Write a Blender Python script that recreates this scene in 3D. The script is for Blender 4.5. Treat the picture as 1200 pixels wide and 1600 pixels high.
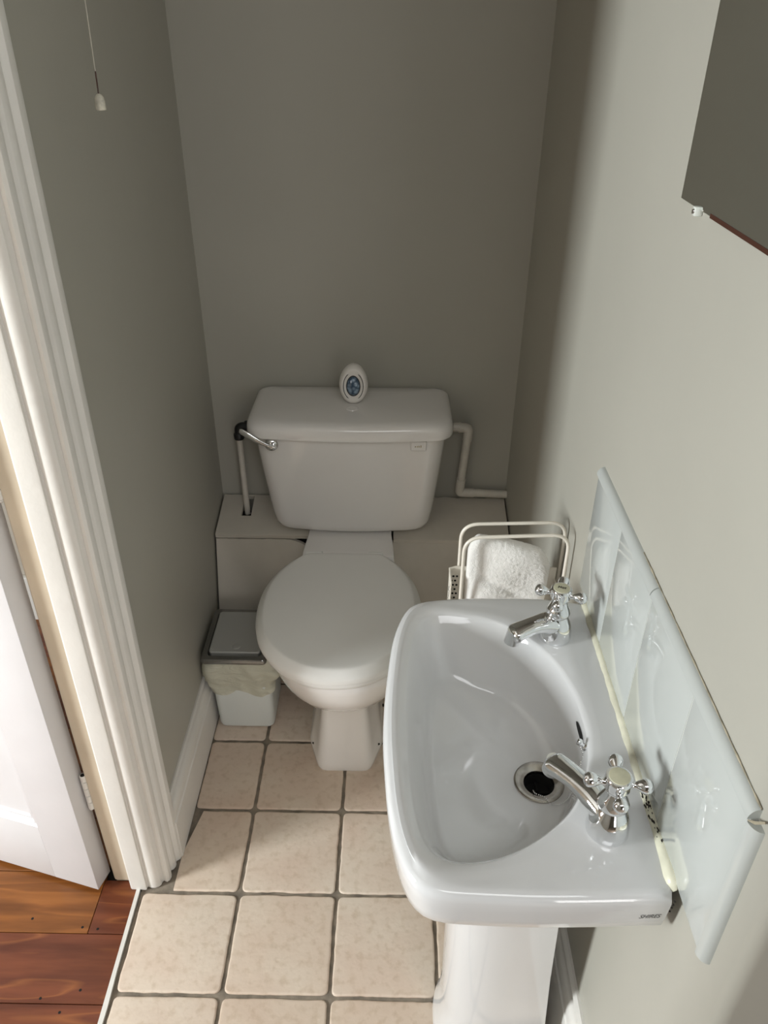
import bpy, bmesh, math, random
from mathutils import Vector, Matrix, noise
random.seed(7)
S = bpy.context.scene
COL = S.collection
PI = math.pi
for o in list(bpy.data.objects):
    bpy.data.objects.remove(o)

# ------------------------------------------------------------------ camera
CAM_H = 1.5685
cd = bpy.data.cameras.new('camera'); cam = bpy.data.objects.new('camera', cd); COL.objects.link(cam)
fw = Vector((-0.00756494, 0.8451951, -0.53440435))
rt = Vector((0.99987538, 0.01379881, 0.00766964))
up = Vector((-0.01385648, 0.53427973, 0.84519416))
M = Matrix((rt, up, -fw)).transposed().to_4x4(); M.translation = Vector((0, 0, CAM_H))
cam.matrix_world = M
cd.sensor_fit = 'VERTICAL'; cd.sensor_height = 36.0; cd.lens = 36.0 * 1228.1 / 1600.0
cd.clip_start = 0.02
S.camera = cam

# ------------------------------------------------------------------ light and exposure
S.view_settings.view_transform = 'Standard'; S.view_settings.look = 'None'
S.view_settings.gamma = 1.0; S.view_settings.use_curve_mapping = False
S.view_settings.exposure = 0.0
w = bpy.data.worlds.new('world'); S.world = w; w.use_nodes = True
wn = w.node_tree; wn.nodes.clear()
wo = wn.nodes.new('ShaderNodeOutputWorld'); wb = wn.nodes.new('ShaderNodeBackground')
tc = wn.nodes.new('ShaderNodeTexCoord'); sp = wn.nodes.new('ShaderNodeSeparateXYZ')
cr = wn.nodes.new('ShaderNodeValToRGB')
wn.links.new(tc.outputs['Generated'], sp.inputs[0]); wn.links.new(sp.outputs[2], cr.inputs[0])
cr.color_ramp.elements[0].position = 0.0; cr.color_ramp.elements[0].color = (0.10, 0.15, 0.07, 1)
cr.color_ramp.elements[1].position = 0.12; cr.color_ramp.elements[1].color = (0.85, 0.92, 1.0, 1)
wn.links.new(cr.outputs[0], wb.inputs[0]); wb.inputs[1].default_value = 1.5
wn.links.new(wb.outputs[0], wo.inputs[0])
WIN_Y0, WIN_Y1, WIN_Z0, WIN_Z1, WIN_X = -0.32, 0.22, 0.72, 1.40, -2.5

def area(name, loc, direction, sx, sy, power, color):
    l = bpy.data.lights.new(name, 'AREA'); l.shape = 'RECTANGLE'; l.size = sx; l.size_y = sy
    l.energy = power; l.color = color
    o = bpy.data.objects.new(name, l); COL.objects.link(o); o.location = loc
    o.rotation_euler = Vector(direction).to_track_quat('-Z', 'Y').to_euler()
    return o
# daylight entering by the landing window, then an added fill behind the camera
area('window_daylight', (WIN_X + 0.03, (WIN_Y0 + WIN_Y1) / 2, (WIN_Z0 + WIN_Z1) / 2), (1, 0, 0),
     WIN_Y1 - WIN_Y0, WIN_Z1 - WIN_Z0, 86, (0.93, 0.985, 1.0))
area('rear_fill', (1.06, -1.75, 0.85), (-0.62, 1, -0.02), 0.8, 1.0, 17, (1.0, 0.97, 0.97))
# soft overhead fill, added to lift floor and alcove; no roof window there
area('overhead_fill', (0.15, -0.55, 2.37), (-0.05, 0.25, -1), 1.1, 0.9, 14, (0.97, 0.98, 1.0))

# ------------------------------------------------------------------ materials
def new_mat(name):
    m = bpy.data.materials.new(name); m.use_nodes = True
    nt = m.node_tree; b = nt.nodes['Principled BSDF']
    return m, nt, b
def N(nt, t, **k):
    n = nt.nodes.new(t)
    for a, v in k.items(): setattr(n, a, v)
    return n
def mat(name, col, rough=0.5, metal=0.0, coat=0.0, var=0.0, vscale=6, bump=0.0, bscale=40, spec=0.5, sss=0, col2=None, detail=4, dist=0.004):
    m, nt, b = new_mat(name)
    b.inputs['Roughness'].default_value = rough; b.inputs['Metallic'].default_value = metal
    b.inputs['Coat Weight'].default_value = coat; b.inputs['Coat Roughness'].default_value = 0.04
    b.inputs['Specular IOR Level'].default_value = spec
    c = N(nt, 'ShaderNodeTexCoord')
    n1 = N(nt, 'ShaderNodeTexNoise'); n1.inputs['Scale'].default_value = vscale; n1.inputs['Detail'].default_value = detail
    nt.links.new(c.outputs['Object'], n1.inputs['Vector'])
    r = N(nt, 'ShaderNodeValToRGB')
    lo = col2 if col2 else [x * (1 - var) for x in col]
    hi = col if col2 else [min(1, x * (1 + var)) for x in col]
    r.color_ramp.elements[0].position = 0.35; r.color_ramp.elements[1].position = 0.65
    r.color_ramp.elements[0].color = (*lo, 1); r.color_ramp.elements[1].color = (*hi, 1)
    nt.links.new(n1.outputs['Fac'], r.inputs[0]); nt.links.new(r.outputs[0], b.inputs['Base Color'])
    if bump:
        n2 = N(nt, 'ShaderNodeTexNoise'); n2.inputs['Scale'].default_value = bscale; n2.inputs['Detail'].default_value = 3
        nt.links.new(c.outputs['Object'], n2.inputs['Vector'])
        bp = N(nt, 'ShaderNodeBump'); bp.inputs['Strength'].default_value = bump; bp.inputs['Distance'].default_value = dist
        nt.links.new(n2.outputs['Fac'], bp.inputs['Height']); nt.links.new(bp.outputs[0], b.inputs['Normal'])
    return m
PAINT = mat('wall_paint', (0.42, 0.405, 0.352), 0.42, var=0.02, vscale=3, bump=0.12, bscale=18, spec=0.35)
SHELFPAINT = mat('boxing_paint', (0.60, 0.555, 0.48), 0.5, var=0.05, vscale=9, bump=0.35, bscale=25, spec=0.35)
GLOSS = mat('white_gloss_paint', (0.77, 0.745, 0.70), 0.33, var=0.02, vscale=14, bump=0.18, bscale=60)
CREAM = mat('cream_jamb_paint', (0.66, 0.57, 0.44), 0.4, var=0.06, vscale=10, bump=0.1, bscale=60)
DOORW = mat('door_paint', (0.67, 0.655, 0.66), 0.4, var=0.02, vscale=8, bump=0.1, bscale=50)
CERAMIC = mat('vitreous_china', (0.86, 0.835, 0.81), 0.10, coat=0.5, var=0.01)
BASINC = mat('basin_china', (0.71, 0.71, 0.71), 0.08, coat=0.5, var=0.01)
SEATP = mat('seat_plastic', (0.84, 0.83, 0.80), 0.32, var=0.01)
PIPEP = mat('white_pipe_plastic', (0.66, 0.62, 0.55), 0.35, var=0.05, vscale=30)
BLACKP = mat('black_plastic', (0.012, 0.012, 0.012), 0.4, var=0.1)
DARK = mat('dark_gap', (0.006, 0.005, 0.004), 0.9, var=0.1)
CHROME = mat('chrome', (0.83, 0.84, 0.85), 0.05, metal=1.0, var=0.02)
STEEL = mat('worn_steel', (0.52, 0.49, 0.45), 0.22, metal=1.0, var=0.25, vscale=60)
CAPM = mat('aged_cap_enamel', (0.62, 0.60, 0.44), 0.3, var=0.06, vscale=80)
WIRE = mat('cream_wire_coating', (0.78, 0.73, 0.64), 0.3, var=0.02)
SEAL = mat('yellowed_sealant', (0.68, 0.66, 0.52), 0.35, var=0.1, vscale=30, bump=0.3, bscale=60)
SPLASH = mat('glazed_white_tile', (0.50, 0.52, 0.50), 0.07, coat=0.3, var=0.01, bump=0.05, bscale=12)
TGROUT = mat('thin_white_grout', (0.60, 0.60, 0.56), 0.7, var=0.05)
BINP = mat('bin_white_plastic', (0.80, 0.84, 0.81), 0.4, var=0.01)
BINSTEEL = mat('bin_dark_frame', (0.30, 0.30, 0.29), 0.25, metal=0.9, var=0.05)
FLAP = mat('bin_flap_plastic', (0.44, 0.44, 0.41), 0.35, var=0.02)
INK = mat('black_ink', (0.01, 0.01, 0.01), 0.4, var=0.1)
TANINK = mat('faded_tan_print', (0.42, 0.36, 0.22), 0.5, var=0.2, vscale=200)
MOULD = mat('black_mould', (0.03, 0.025, 0.02), 0.9, var=0.2)
FRESH = mat('freshener_plastic', (0.80, 0.77, 0.73), 0.35, var=0.01)
MIRROR = mat('mirror_silver', (0.80, 0.82, 0.80), 0.01, metal=1.0, var=0.0)
MEDGE = mat('mirror_edge_brown', (0.06, 0.02, 0.012), 0.4, var=0.1)
CLEAR = mat('clear_clip', (0.75, 0.77, 0.72), 0.1, var=0.02)
CORD = mat('pull_cord', (0.55, 0.52, 0.45), 0.8, var=0.1)
BRONZE = mat('dull_toggle', (0.60, 0.57, 0.48), 0.5, var=0.25, vscale=120)
GROUT = mat('floor_grout', (0.215, 0.18, 0.14), 0.85, var=0.3, vscale=30, bump=0.4, bscale=80)
HALLW = mat('hall_paint', (0.50, 0.45, 0.38), 0.6, var=0.02)
CEIL = mat('ceiling_paint', (0.55, 0.53, 0.49), 0.7, var=0.02)

def tile_mat():
    m, nt, b = new_mat('rustic_floor_tile')
    c = N(nt, 'ShaderNodeTexCoord'); g = N(nt, 'ShaderNodeNewGeometry')
    a = N(nt, 'ShaderNodeTexNoise'); a.inputs['Scale'].default_value = 7; a.inputs['Detail'].default_value = 5
    a2 = N(nt, 'ShaderNodeTexNoise'); a2.inputs['Scale'].default_value = 60; a2.inputs['Detail'].default_value = 6
    for q in (a, a2): nt.links.new(c.outputs['Object'], q.inputs['Vector'])
    r = N(nt, 'ShaderNodeValToRGB'); e = r.color_ramp.elements
    e[0].position = 0.3; e[0].color = (0.69, 0.55, 0.445, 1); e[1].position = 0.7; e[1].color = (0.76, 0.66, 0.55, 1)
    nt.links.new(a.outputs['Fac'], r.inputs[0])
    r2 = N(nt, 'ShaderNodeValToRGB'); e = r2.color_ramp.elements
    e[0].position = 0.30; e[0].color = (0.82, 0.78, 0.72, 1); e[1].position = 0.5; e[1].color = (1, 1, 1, 1)
    nt.links.new(a2.outputs['Fac'], r2.inputs[0])
    mx = N(nt, 'ShaderNodeMix', data_type='RGBA', blend_type='MULTIPLY'); mx.inputs[0].default_value = 0.7
    nt.links.new(r.outputs[0], mx.inputs[6]); nt.links.new(r2.outputs[0], mx.inputs[7])
    # each tile a little different
    r3 = N(nt, 'ShaderNodeValToRGB'); e = r3.color_ramp.elements
    e[0].color = (0.93, 0.90, 0.87, 1); e[1].color = (1.0, 1.0, 1.0, 1)
    nt.links.new(g.outputs['Random Per Island'], r3.inputs[0])
    mx2 = N(nt, 'ShaderNodeMix', data_type='RGBA', blend_type='MULTIPLY'); mx2.inputs[0].default_value = 1
    nt.links.new(mx.outputs[2], mx2.inputs[6]); nt.links.new(r3.outputs[0], mx2.inputs[7])
    nt.links.new(mx2.outputs[2], b.inputs['Base Color'])
    b.inputs['Roughness'].default_value = 0.48
    v = N(nt, 'ShaderNodeTexVoronoi'); v.inputs['Scale'].default_value = 38
    nt.links.new(c.outputs['Object'], v.inputs['Vector'])
    pr = N(nt, 'ShaderNodeValToRGB'); e = pr.color_ramp.elements
    e[0].position = 0.05; e[0].color = (0, 0, 0, 1); e[1].position = 0.16; e[1].color = (1, 1, 1, 1)
    nt.links.new(v.outputs['Distance'], pr.inputs[0])
    n3 = N(nt, 'ShaderNodeTexNoise'); n3.inputs['Scale'].default_value = 55; n3.inputs['Detail'].default_value = 5
    nt.links.new(c.outputs['Object'], n3.inputs['Vector'])
    ad = N(nt, 'ShaderNodeMath', operation='MULTIPLY_ADD'); ad.inputs[1].default_value = 0.25
    nt.links.new(pr.outputs[0], ad.inputs[0]); nt.links.new(n3.outputs['Fac'], ad.inputs[2])
    bp = N(nt, 'ShaderNodeBump'); bp.inputs['Strength'].default_value = 0.35; bp.inputs['Distance'].default_value = 0.002
    nt.links.new(ad.outputs[0], bp.inputs['Height']); nt.links.new(bp.outputs[0], b.inputs['Normal'])
    return m
TILE = tile_mat()

def wood_mat(name, dark, mid, light, seed, knots=1.0):
    m, nt, b = new_mat(name)
    c = N(nt, 'ShaderNodeTexCoord'); mp = N(nt, 'ShaderNodeMapping')
    mp.inputs['Location'].default_value = (seed * 1.7, seed * 0.31, 0); mp.inputs['Scale'].default_value = (1.7, 16, 1)
    nt.links.new(c.outputs['Object'], mp.inputs[0])
    n0 = N(nt, 'ShaderNodeTexNoise'); n0.inputs['Scale'].default_value = 1.1; n0.inputs['Detail'].default_value = 1.5
    n0.inputs['Distortion'].default_value = 0.3
    nt.links.new(mp.outputs[0], n0.inputs['Vector'])
    mul = N(nt, 'ShaderNodeMath', operation='MULTIPLY'); mul.inputs[1].default_value = 6 * knots
    nt.links.new(n0.outputs['Fac'], mul.inputs[0])
    fr = N(nt, 'ShaderNodeMath', operation='FRACT'); nt.links.new(mul.outputs[0], fr.inputs[0])
    r = N(nt, 'ShaderNodeValToRGB'); e = r.color_ramp.elements
    e[0].position = 0.0; e[0].color = (*mid, 1); e[1].position = 0.72; e[1].color = (*dark, 1)
    x = e.new(0.86); x.color = (*light, 1); x = e.new(0.97); x.color = (*mid, 1)
    nt.links.new(fr.outputs[0], r.inputs[0])
    n1 = N(nt, 'ShaderNodeTexNoise'); n1.inputs['Scale'].default_value = 9; n1.inputs['Detail'].default_value = 8
    mp2 = N(nt, 'ShaderNodeMapping'); mp2.inputs['Scale'].default_value = (0.5, 4, 1); mp2.inputs['Location'].default_value = (seed, 0, 0)
    nt.links.new(c.outputs['Object'], mp2.inputs[0]); nt.links.new(mp2.outputs[0], n1.inputs['Vector'])
    r2 = N(nt, 'ShaderNodeValToRGB'); e = r2.color_ramp.elements
    e[0].position = 0.3; e[0].color = (0.45, 0.40, 0.36, 1); e[1].position = 0.62; e[1].color = (1, 1, 1, 1)
    nt.links.new(n1.outputs['Fac'], r2.inputs[0])
    mx = N(nt, 'ShaderNodeMix', data_type='RGBA', blend_type='MULTIPLY'); mx.inputs[0].default_value = 0.85
    nt.links.new(r.outputs[0], mx.inputs[6]); nt.links.new(r2.outputs[0], mx.inputs[7])
    nt.links.new(mx.outputs[2], b.inputs['Base Color'])
    b.inputs['Roughness'].default_value = 0.38; b.inputs['Specular IOR Level'].default_value = 0.3; b.inputs['Coat Weight'].default_value = 0.12; b.inputs['Coat Roughness'].default_value = 0.15
    bp = N(nt, 'ShaderNodeBump'); bp.inputs['Strength'].default_value = 0.15; bp.inputs['Distance'].default_value = 0.001
    nt.links.new(n1.outputs['Fac'], bp.inputs['Height']); nt.links.new(bp.outputs[0], b.inputs['Normal'])
    return m
WOOD = wood_mat('red_stained_board', (0.16, 0.045, 0.02), (0.19, 0.055, 0.022), (0.28, 0.095, 0.032), 1.0)
WOOD2 = wood_mat('orange_stained_board', (0.23, 0.08, 0.018), (0.27, 0.095, 0.021), (0.32, 0.115, 0.028), 4.3, 0.6)

def towel_mat():
    m, nt, b = new_mat('white_terry')
    b.inputs['Base Color'].default_value = (0.90, 0.88, 0.84, 1); b.inputs['Roughness'].default_value = 0.95
    b.inputs['Sheen Weight'].default_value = 0.4
    c = N(nt, 'ShaderNodeTexCoord')
    n1 = N(nt, 'ShaderNodeTexNoise'); n1.inputs['Scale'].default_value = 330; n1.inputs['Detail'].default_value = 3; n1.inputs['Distortion'].default_value = 1.5
    nt.links.new(c.outputs['Object'], n1.inputs['Vector'])
    bp = N(nt, 'ShaderNodeBump'); bp.inputs['Strength'].default_value = 0.7; bp.inputs['Distance'].default_value = 0.0022
    nt.links.new(n1.outputs['Fac'], bp.inputs['Height']); nt.links.new(bp.outputs[0], b.inputs['Normal'])
    return m
TERRY = towel_mat()
def liner_mat():
    m, nt, b = new_mat('bin_liner_film')
    b.inputs['Base Color'].default_value = (0.70, 0.69, 0.56, 1); b.inputs['Roughness'].default_value = 0.35
    b.inputs['Alpha'].default_value = 0.86; b.inputs['Transmission Weight'].default_value = 0.0
    c = N(nt, 'ShaderNodeTexCoord'); mp = N(nt, 'ShaderNodeMapping'); mp.inputs['Rotation'].default_value = (0, 0.5, 0); mp.inputs['Scale'].default_value = (1, 1, 2.2)
    n1 = N(nt, 'ShaderNodeTexNoise'); n1.inputs['Scale'].default_value = 16; n1.inputs['Detail'].default_value = 4; n1.inputs['Distortion'].default_value = 1.2
    nt.links.new(c.outputs['Object'], mp.inputs[0]); nt.links.new(mp.outputs[0], n1.inputs['Vector'])
    bp = N(nt, 'ShaderNodeBump'); bp.inputs['Strength'].default_value = 0.8; bp.inputs['Distance'].default_value = 0.01
    nt.links.new(n1.outputs['Fac'], bp.inputs['Height']); nt.links.new(bp.outputs[0], b.inputs['Normal'])
    return m
LINER = liner_mat()
def gel_mat():
    m, nt, b = new_mat('blue_gel')
    b.inputs['Roughness'].default_value = 0.06; b.inputs['Coat Weight'].default_value = 1
    c = N(nt, 'ShaderNodeTexCoord'); v = N(nt, 'ShaderNodeTexVoronoi'); v.inputs['Scale'].default_value = 110
    nt.links.new(c.outputs['Object'], v.inputs['Vector'])
    r = N(nt, 'ShaderNodeValToRGB'); e = r.color_ramp.elements
    e[0].color = (0.30, 0.42, 0.55, 1); e[1].color = (0.03, 0.07, 0.13, 1); e[1].position = 0.7
    nt.links.new(v.outputs['Distance'], r.inputs[0]); nt.links.new(r.outputs[0], b.inputs['Base Color'])
    bp = N(nt, 'ShaderNodeBump'); bp.inputs['Strength'].default_value = 0.8; bp.inputs['Distance'].default_value = 0.004
    nt.links.new(v.outputs['Distance'], bp.inputs['Height']); nt.links.new(bp.outputs[0], b.inputs['Normal'])
    return m
GEL = gel_mat()

# ------------------------------------------------------------------ helpers
def empty(name, loc, label, cat, group=None):
    o = bpy.data.objects.new(name, None); COL.objects.link(o); o.location = loc; o.empty_display_size = 0.05
    o['label'] = label; o['category'] = cat
    if group: o['group'] = group
    return o
def tag(o, label, cat, group=None):
    o['label'] = label; o['category'] = cat
    if group: o['group'] = group
    return o
def finish(name, bm, mats, parent=None, smooth=True, angle=35, label=None, kind=None):
    me = bpy.data.meshes.new(name)
    bmesh.ops.recalc_face_normals(bm, faces=bm.faces[:])
    if parent is not None:            # vertices are given in world space; keep them relative to the parent
        inv = parent.matrix_basis.inverted()
        p = parent.parent
        if p is not None: inv = (p.matrix_basis @ parent.matrix_basis).inverted()
        bm.transform(inv)
    bm.to_mesh(me); bm.free()
    if not isinstance(mats, (list, tuple)): mats = [mats]
    for m in mats: me.materials.append(m)
    if smooth:
        for p_ in me.polygons: p_.use_smooth = True
        me.set_sharp_from_angle(angle=math.radians(angle))
    o = bpy.data.objects.new(name, me); COL.objects.link(o)
    if parent is not None: o.parent = parent
    if label: o['label'] = label
    if kind: o['kind'] = kind
    return o
def struct(name, bm, m, smooth=False, **k):
    return finish(name, bm, m, None, smooth, kind='structure', **k)

def box(bm, x0, x1, y0, y1, z0, z1, bev=0.0, seg=2, mi=0):
    t = bmesh.new()
    vs = [t.verts.new((x, y, z)) for x in (x0, x1) for y in (y0, y1) for z in (z0, z1)]
    for f in ((0, 1, 3, 2), (4, 6, 7, 5), (0, 4, 5, 1), (2, 3, 7, 6), (0, 2, 6, 4), (1, 5, 7, 3)):
        t.faces.new([vs[i] for i in f])
    if bev: bmesh.ops.bevel(t, geom=t.edges[:], offset=bev, segments=seg, profile=0.5, affect='EDGES')
    merge(bm, t, mi)
def merge(bm, t, mi=0, mtx=None):
    if mtx is not None: t.transform(mtx)
    mp = {}
    for v in t.verts: mp[v] = bm.verts.new(v.co)
    for f in t.faces:
        try:
            nf = bm.faces.new([mp[v] for v in f.verts]); nf.material_index = mi
        except ValueError: pass
    t.free()
def prism(bm, pts, z0, z1, mi=0):
    a = [bm.verts.new((p[0], p[1], z0)) for p in pts]; b = [bm.verts.new((p[0], p[1], z1)) for p in pts]
    n = len(pts)
    for i in range(n):
        f = bm.faces.new((a[i], a[(i + 1) % n], b[(i + 1) % n], b[i])); f.material_index = mi
    f = bm.faces.new(a[::-1]); f.material_index = mi; f = bm.faces.new(b); f.material_index = mi
def loft(bm, rings, cap0=True, cap1=True, mi=0, closed=True):
    vr = [[bm.verts.new(p) for p in r] for r in rings]
    n = len(vr[0])
    for a, b in zip(vr[:-1], vr[1:]):
        for i in range(n if closed else n - 1):
            f = bm.faces.new((a[i], a[(i + 1) % n], b[(i + 1) % n], b[i])); f.material_index = mi
    if cap0: f = bm.faces.new(vr[0][::-1]); f.material_index = mi
    if cap1: f = bm.faces.new(vr[-1]); f.material_index = mi
    return vr
def lathe(bm, prof, origin=(0, 0, 0), axis=(0, 0, 1), n=28, mi=0, cap0=True, cap1=True):
    ax = Vector(axis).normalized(); q = Vector((0, 0, 1)).rotation_difference(ax); O = Vector(origin)
    rings = []
    for r, z in prof:
        rings.append([O + q @ Vector((max(r, 1e-5) * math.cos(2 * PI * i / n), max(r, 1e-5) * math.sin(2 * PI * i / n), z)) for i in range(n)])
    loft(bm, rings, cap0, cap1, mi)
def tube(bm, pts, rad, n=12, mi=0, cap=True):
    pts = [Vector(p) for p in pts]
    rads = rad if isinstance(rad, (list, tuple)) else [rad] * len(pts)
    t0 = (pts[1] - pts[0]).normalized()
    u = t0.orthogonal().normalized()
    rings = []; prev = t0
    for i, p in enumerate(pts):
        if i == 0: t = t0
        elif i == len(pts) - 1: t = (pts[-1] - pts[-2]).normalized()
        else: t = ((pts[i + 1] - p).normalized() + (p - pts[i - 1]).normalized()).normalized()
        q = prev.rotation_difference(t); u = q @ u; prev = t
        v = t.cross(u)
        rings.append([p + rads[i] * (math.cos(2 * PI * k / n) * u + math.sin(2 * PI * k / n) * v) for k in range(n)])
    loft(bm, rings, cap, cap, mi)
def fillet_path(pts, r, seg=6):
    pts = [Vector(p) for p in pts]; out = [pts[0]]
    for i in range(1, len(pts) - 1):
        a = (pts[i - 1] - pts[i]); b = (pts[i + 1] - pts[i]); rr = min(r, a.length * .49, b.length * .49)
        p0 = pts[i] + a.normalized() * rr; p2 = pts[i] + b.normalized() * rr
        for k in range(seg + 1):
            t = k / seg; out.append((1 - t) ** 2 * p0 + 2 * t * (1 - t) * pts[i] + t * t * p2)
    out.append(pts[-1]); return out
def superell(cx, cy, a, b, n=4, e=2.5, z=0):
    out = []
    for i in range(n):
        th = 2 * PI * i / n; c, s = math.cos(th), math.sin(th)
        out.append(Vector((cx + a * math.copysign(abs(c) ** (2 / e), c), cy + b * math.copysign(abs(s) ** (2 / e), s), z)))
    return out
def catmull(pts, sub=8):
    n = len(pts); out = []
    P = [Vector((p[0], p[1])) for p in pts]
    for i in range(n):
        p0, p1, p2, p3 = P[i - 1], P[i], P[(i + 1) % n], P[(i + 2) % n]
        for k in range(sub):
            t = k / sub
            out.append(0.5 * ((2 * p1) + (-p0 + p2) * t + (2 * p0 - 5 * p1 + 4 * p2 - p3) * t * t + (-p0 + 3 * p1 - 3 * p2 + p3) * t ** 3))
    return out
def radial(poly, c, n):
    """distance from c to the polygon in n equally spaced directions"""
    C = Vector((c[0], c[1])); res = []
    m = len(poly)
    for i in range(n):
        th = 2 * PI * i / n; d = Vector((math.cos(th), math.sin(th))); best = None
        for k in range(m):
            a = poly[k] - C; b = poly[(k + 1) % m] - C; e = b - a
            den = d.x * e.y - d.y * e.x
            if abs(den) < 1e-12: continue
            t = (a.x * e.y - a.y * e.x) / den; s = (a.x * d.y - a.y * d.x) / den
            if t > 0 and -1e-6 <= s <= 1 + 1e-6 and (best is None or t > best): best = t
        res.append(best if best else 0.01)
    return res
def smooth_closed(v, it=1):
    for _ in range(it):
        n = len(v); v = [(v[i - 1] + 2 * v[i] + v[(i + 1) % n]) / 4 for i in range(n)]
    return v
def sstep(a, b, x):
    t = max(0, min(1, (x - a) / (b - a))); return t * t * (3 - 2 * t)
def text_part(name, body, size, mtx, m, parent, shear=0.0, extrude=0.0003, label=None):
    cu = bpy.data.curves.new(name, 'FONT'); cu.body = body; cu.size = size; cu.shear = shear; cu.extrude = extrude
    cu.offset = size * 0.002; cu.align_x = 'CENTER'; cu.align_y = 'CENTER'
    tmp = bpy.data.objects.new(name + '_curve', cu); COL.objects.link(tmp)
    dg = bpy.context.evaluated_depsgraph_get(); dg.update()
    me = bpy.data.meshes.new_from_object(tmp.evaluated_get(dg))
    bm = bmesh.new(); bm.from_mesh(me); bm.transform(mtx)
    bpy.data.objects.remove(tmp); bpy.data.curves.remove(cu); bpy.data.meshes.remove(me)
    return finish(name, bm, m, parent, False, label=label)

# ------------------------------------------------------------------ the room
XL, XR, YB, CE = -0.461, 0.316, 1.854, 2.4
YEND = 0.3745
# left wall: between the doorway and the back wall, and the rest beyond the doorway
bm = bmesh.new(); box(bm, -0.579, XL, 1.02, YB + 0.1, 0, CE)
box(bm, -0.585, XL, 0.17, 1.02, 2.06, CE); box(bm, -0.585, XL, -3.5, 0.17, 0, CE)
struct('wall_left', bm, PAINT)
bm = bmesh.new(); box(bm, XL - 0.14, XR + 0.12, YB, YB + 0.1, 0, CE); struct('wall_back', bm, PAINT)
# right wall with a rounded outer corner where it turns away
bm = bmesh.new()
r = 0.012; arc = [(XR + r - r * math.cos(a), YEND + r - r * math.sin(a)) for a in [i * PI / 2 / 6 for i in range(7)]]
prism(bm, [(XR, YB)] + arc + [(1.1, YEND), (1.1, YB)], 0, CE)
struct('wall_right', bm, PAINT, smooth=True)
bm = bmesh.new(); box(bm, 1.1, 1.2, -3.5, YEND + 0.1, 0, CE); struct('wall_side', bm, PAINT)
bm = bmesh.new(); box(bm, -0.585, 1.2, -3.6, -3.5, 0, CE); struct('wall_front', bm, PAINT)
bm = bmesh.new(); box(bm, -2.6, 1.2, -3.6, YB + 0.1, CE, CE + 0.1); struct('ceiling', bm, CEIL)
# hall beyond the door
bm = bmesh.new(); box(bm, -2.6, -0.585, YB, YB + 0.1, 0, CE); struct('wall_hall_back', bm, HALLW)
bm = bmesh.new(); box(bm, -2.6, -0.585, -1.1, -1.0, 0, CE); struct('wall_hall_front', bm, HALLW)
bm = bmesh.new()
box(bm, -2.6, -2.5, -1.0, WIN_Y0, 0, CE); box(bm, -2.6, -2.5, WIN_Y1, YB, 0, CE)
box(bm, -2.6, -2.5, WIN_Y0, WIN_Y1, 0, WIN_Z0); box(bm, -2.6, -2.5, WIN_Y0, WIN_Y1, WIN_Z1, CE)
struct('wall_hall_left', bm, HALLW)
bm = bmesh.new()
for a in (WIN_Y0, WIN_Y1 - 0.04): box(bm, -2.58, -2.54, a, a + 0.04, WIN_Z0, WIN_Z1)
for a in (WIN_Z0, WIN_Z1 - 0.04, (WIN_Z0 + WIN_Z1) / 2 - 0.015): box(bm, -2.58, -2.54, WIN_Y0 + 0.04, WIN_Y1 - 0.04, a, a + 0.04)
struct('window_1', bm, GLOSS)
bm = bmesh.new(); box(bm, -2.5, -0.62, YB - 0.018, YB, 0.0, 0.16, 0.004); struct('baseboard_hall', bm, GLOSS)

# tiled floor: irregular rounded tiles set in grout
T = 0.205; GX, GY = -0.3067, 0.9683
bm = bmesh.new()
box(bm, -0.515, 1.1, -3.5, YB, -0.05, -0.0035, mi=1)
box(bm, -0.575, -0.515, 0.985, 1.02, -0.05, -0.0035, mi=1)
def tile(x0, x1, y0, y1, cuts=()):
    g = 0.0038; x0 += g; x1 -= g; y0 += g; y1 -= g
    if x1 - x0 < 0.012 or y1 - y0 < 0.012: return
    cr_ = min(0.010, (x1 - x0) / 3, (y1 - y0) / 3)
    pts = []
    per = [((x1 - cr_, y1 - cr_), 0), ((x0 + cr_, y1 - cr_), PI / 2), ((x0 + cr_, y0 + cr_), PI), ((x1 - cr_, y0 + cr_), 1.5 * PI)]
    for k, ((cx, cy), a0) in enumerate(per):
        for j in range(4):
            a = a0 + j * PI / 6; pts.append((cx + cr_ * math.cos(a), cy + cr_ * math.sin(a)))
        nx, ny = per[(k + 1) % 4][0]; a1 = per[(k + 1) % 4][1]
        ex, ey = nx + cr_ * math.cos(a1), ny + cr_ * math.sin(a1)
        lx, ly = pts[-1]; m = max(2, int(math.hypot(ex - lx, ey - ly) / 0.011))
        for j in range(1, m): pts.append((lx + (ex - lx) * j / m, ly + (ey - ly) * j / m))
    sx, sy = random.uniform(0, 50), random.uniform(0, 50)
    cx, cy = (x0 + x1) / 2, (y0 + y1) / 2
    def jig(p, off):
        d = Vector((p[0] - cx, p[1] - cy)); L = d.length; d.normalize()
        w_ = noise.noise(Vector((p[0] * 55 + sx, p[1] * 55 + sy, 0))) * 0.0016 + noise.noise(Vector((p[0] * 14 + sx, p[1] * 14, 3))) * 0.0014
        return (p[0] + d.x * (w_ - off), p[1] + d.y * (w_ - off))
    rings = [[Vector((*jig(p, 0.0), -0.0036)) for p in pts], [Vector((*jig(p, 0.0004), -0.0012)) for p in pts],
             [Vector((*jig(p, 0.0022), -0.0002)) for p in pts], [Vector((*jig(p, 0.005), 0.0)) for p in pts]]
    t = bmesh.new(); loft(t, rings, False, True)
    for pl in cuts:
        bmesh.ops.bisect_plane(t, geom=t.verts[:] + t.edges[:] + t.faces[:], plane_co=pl[0], plane_no=pl[1], clear_outer=True)
    merge(bm, t)
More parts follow.
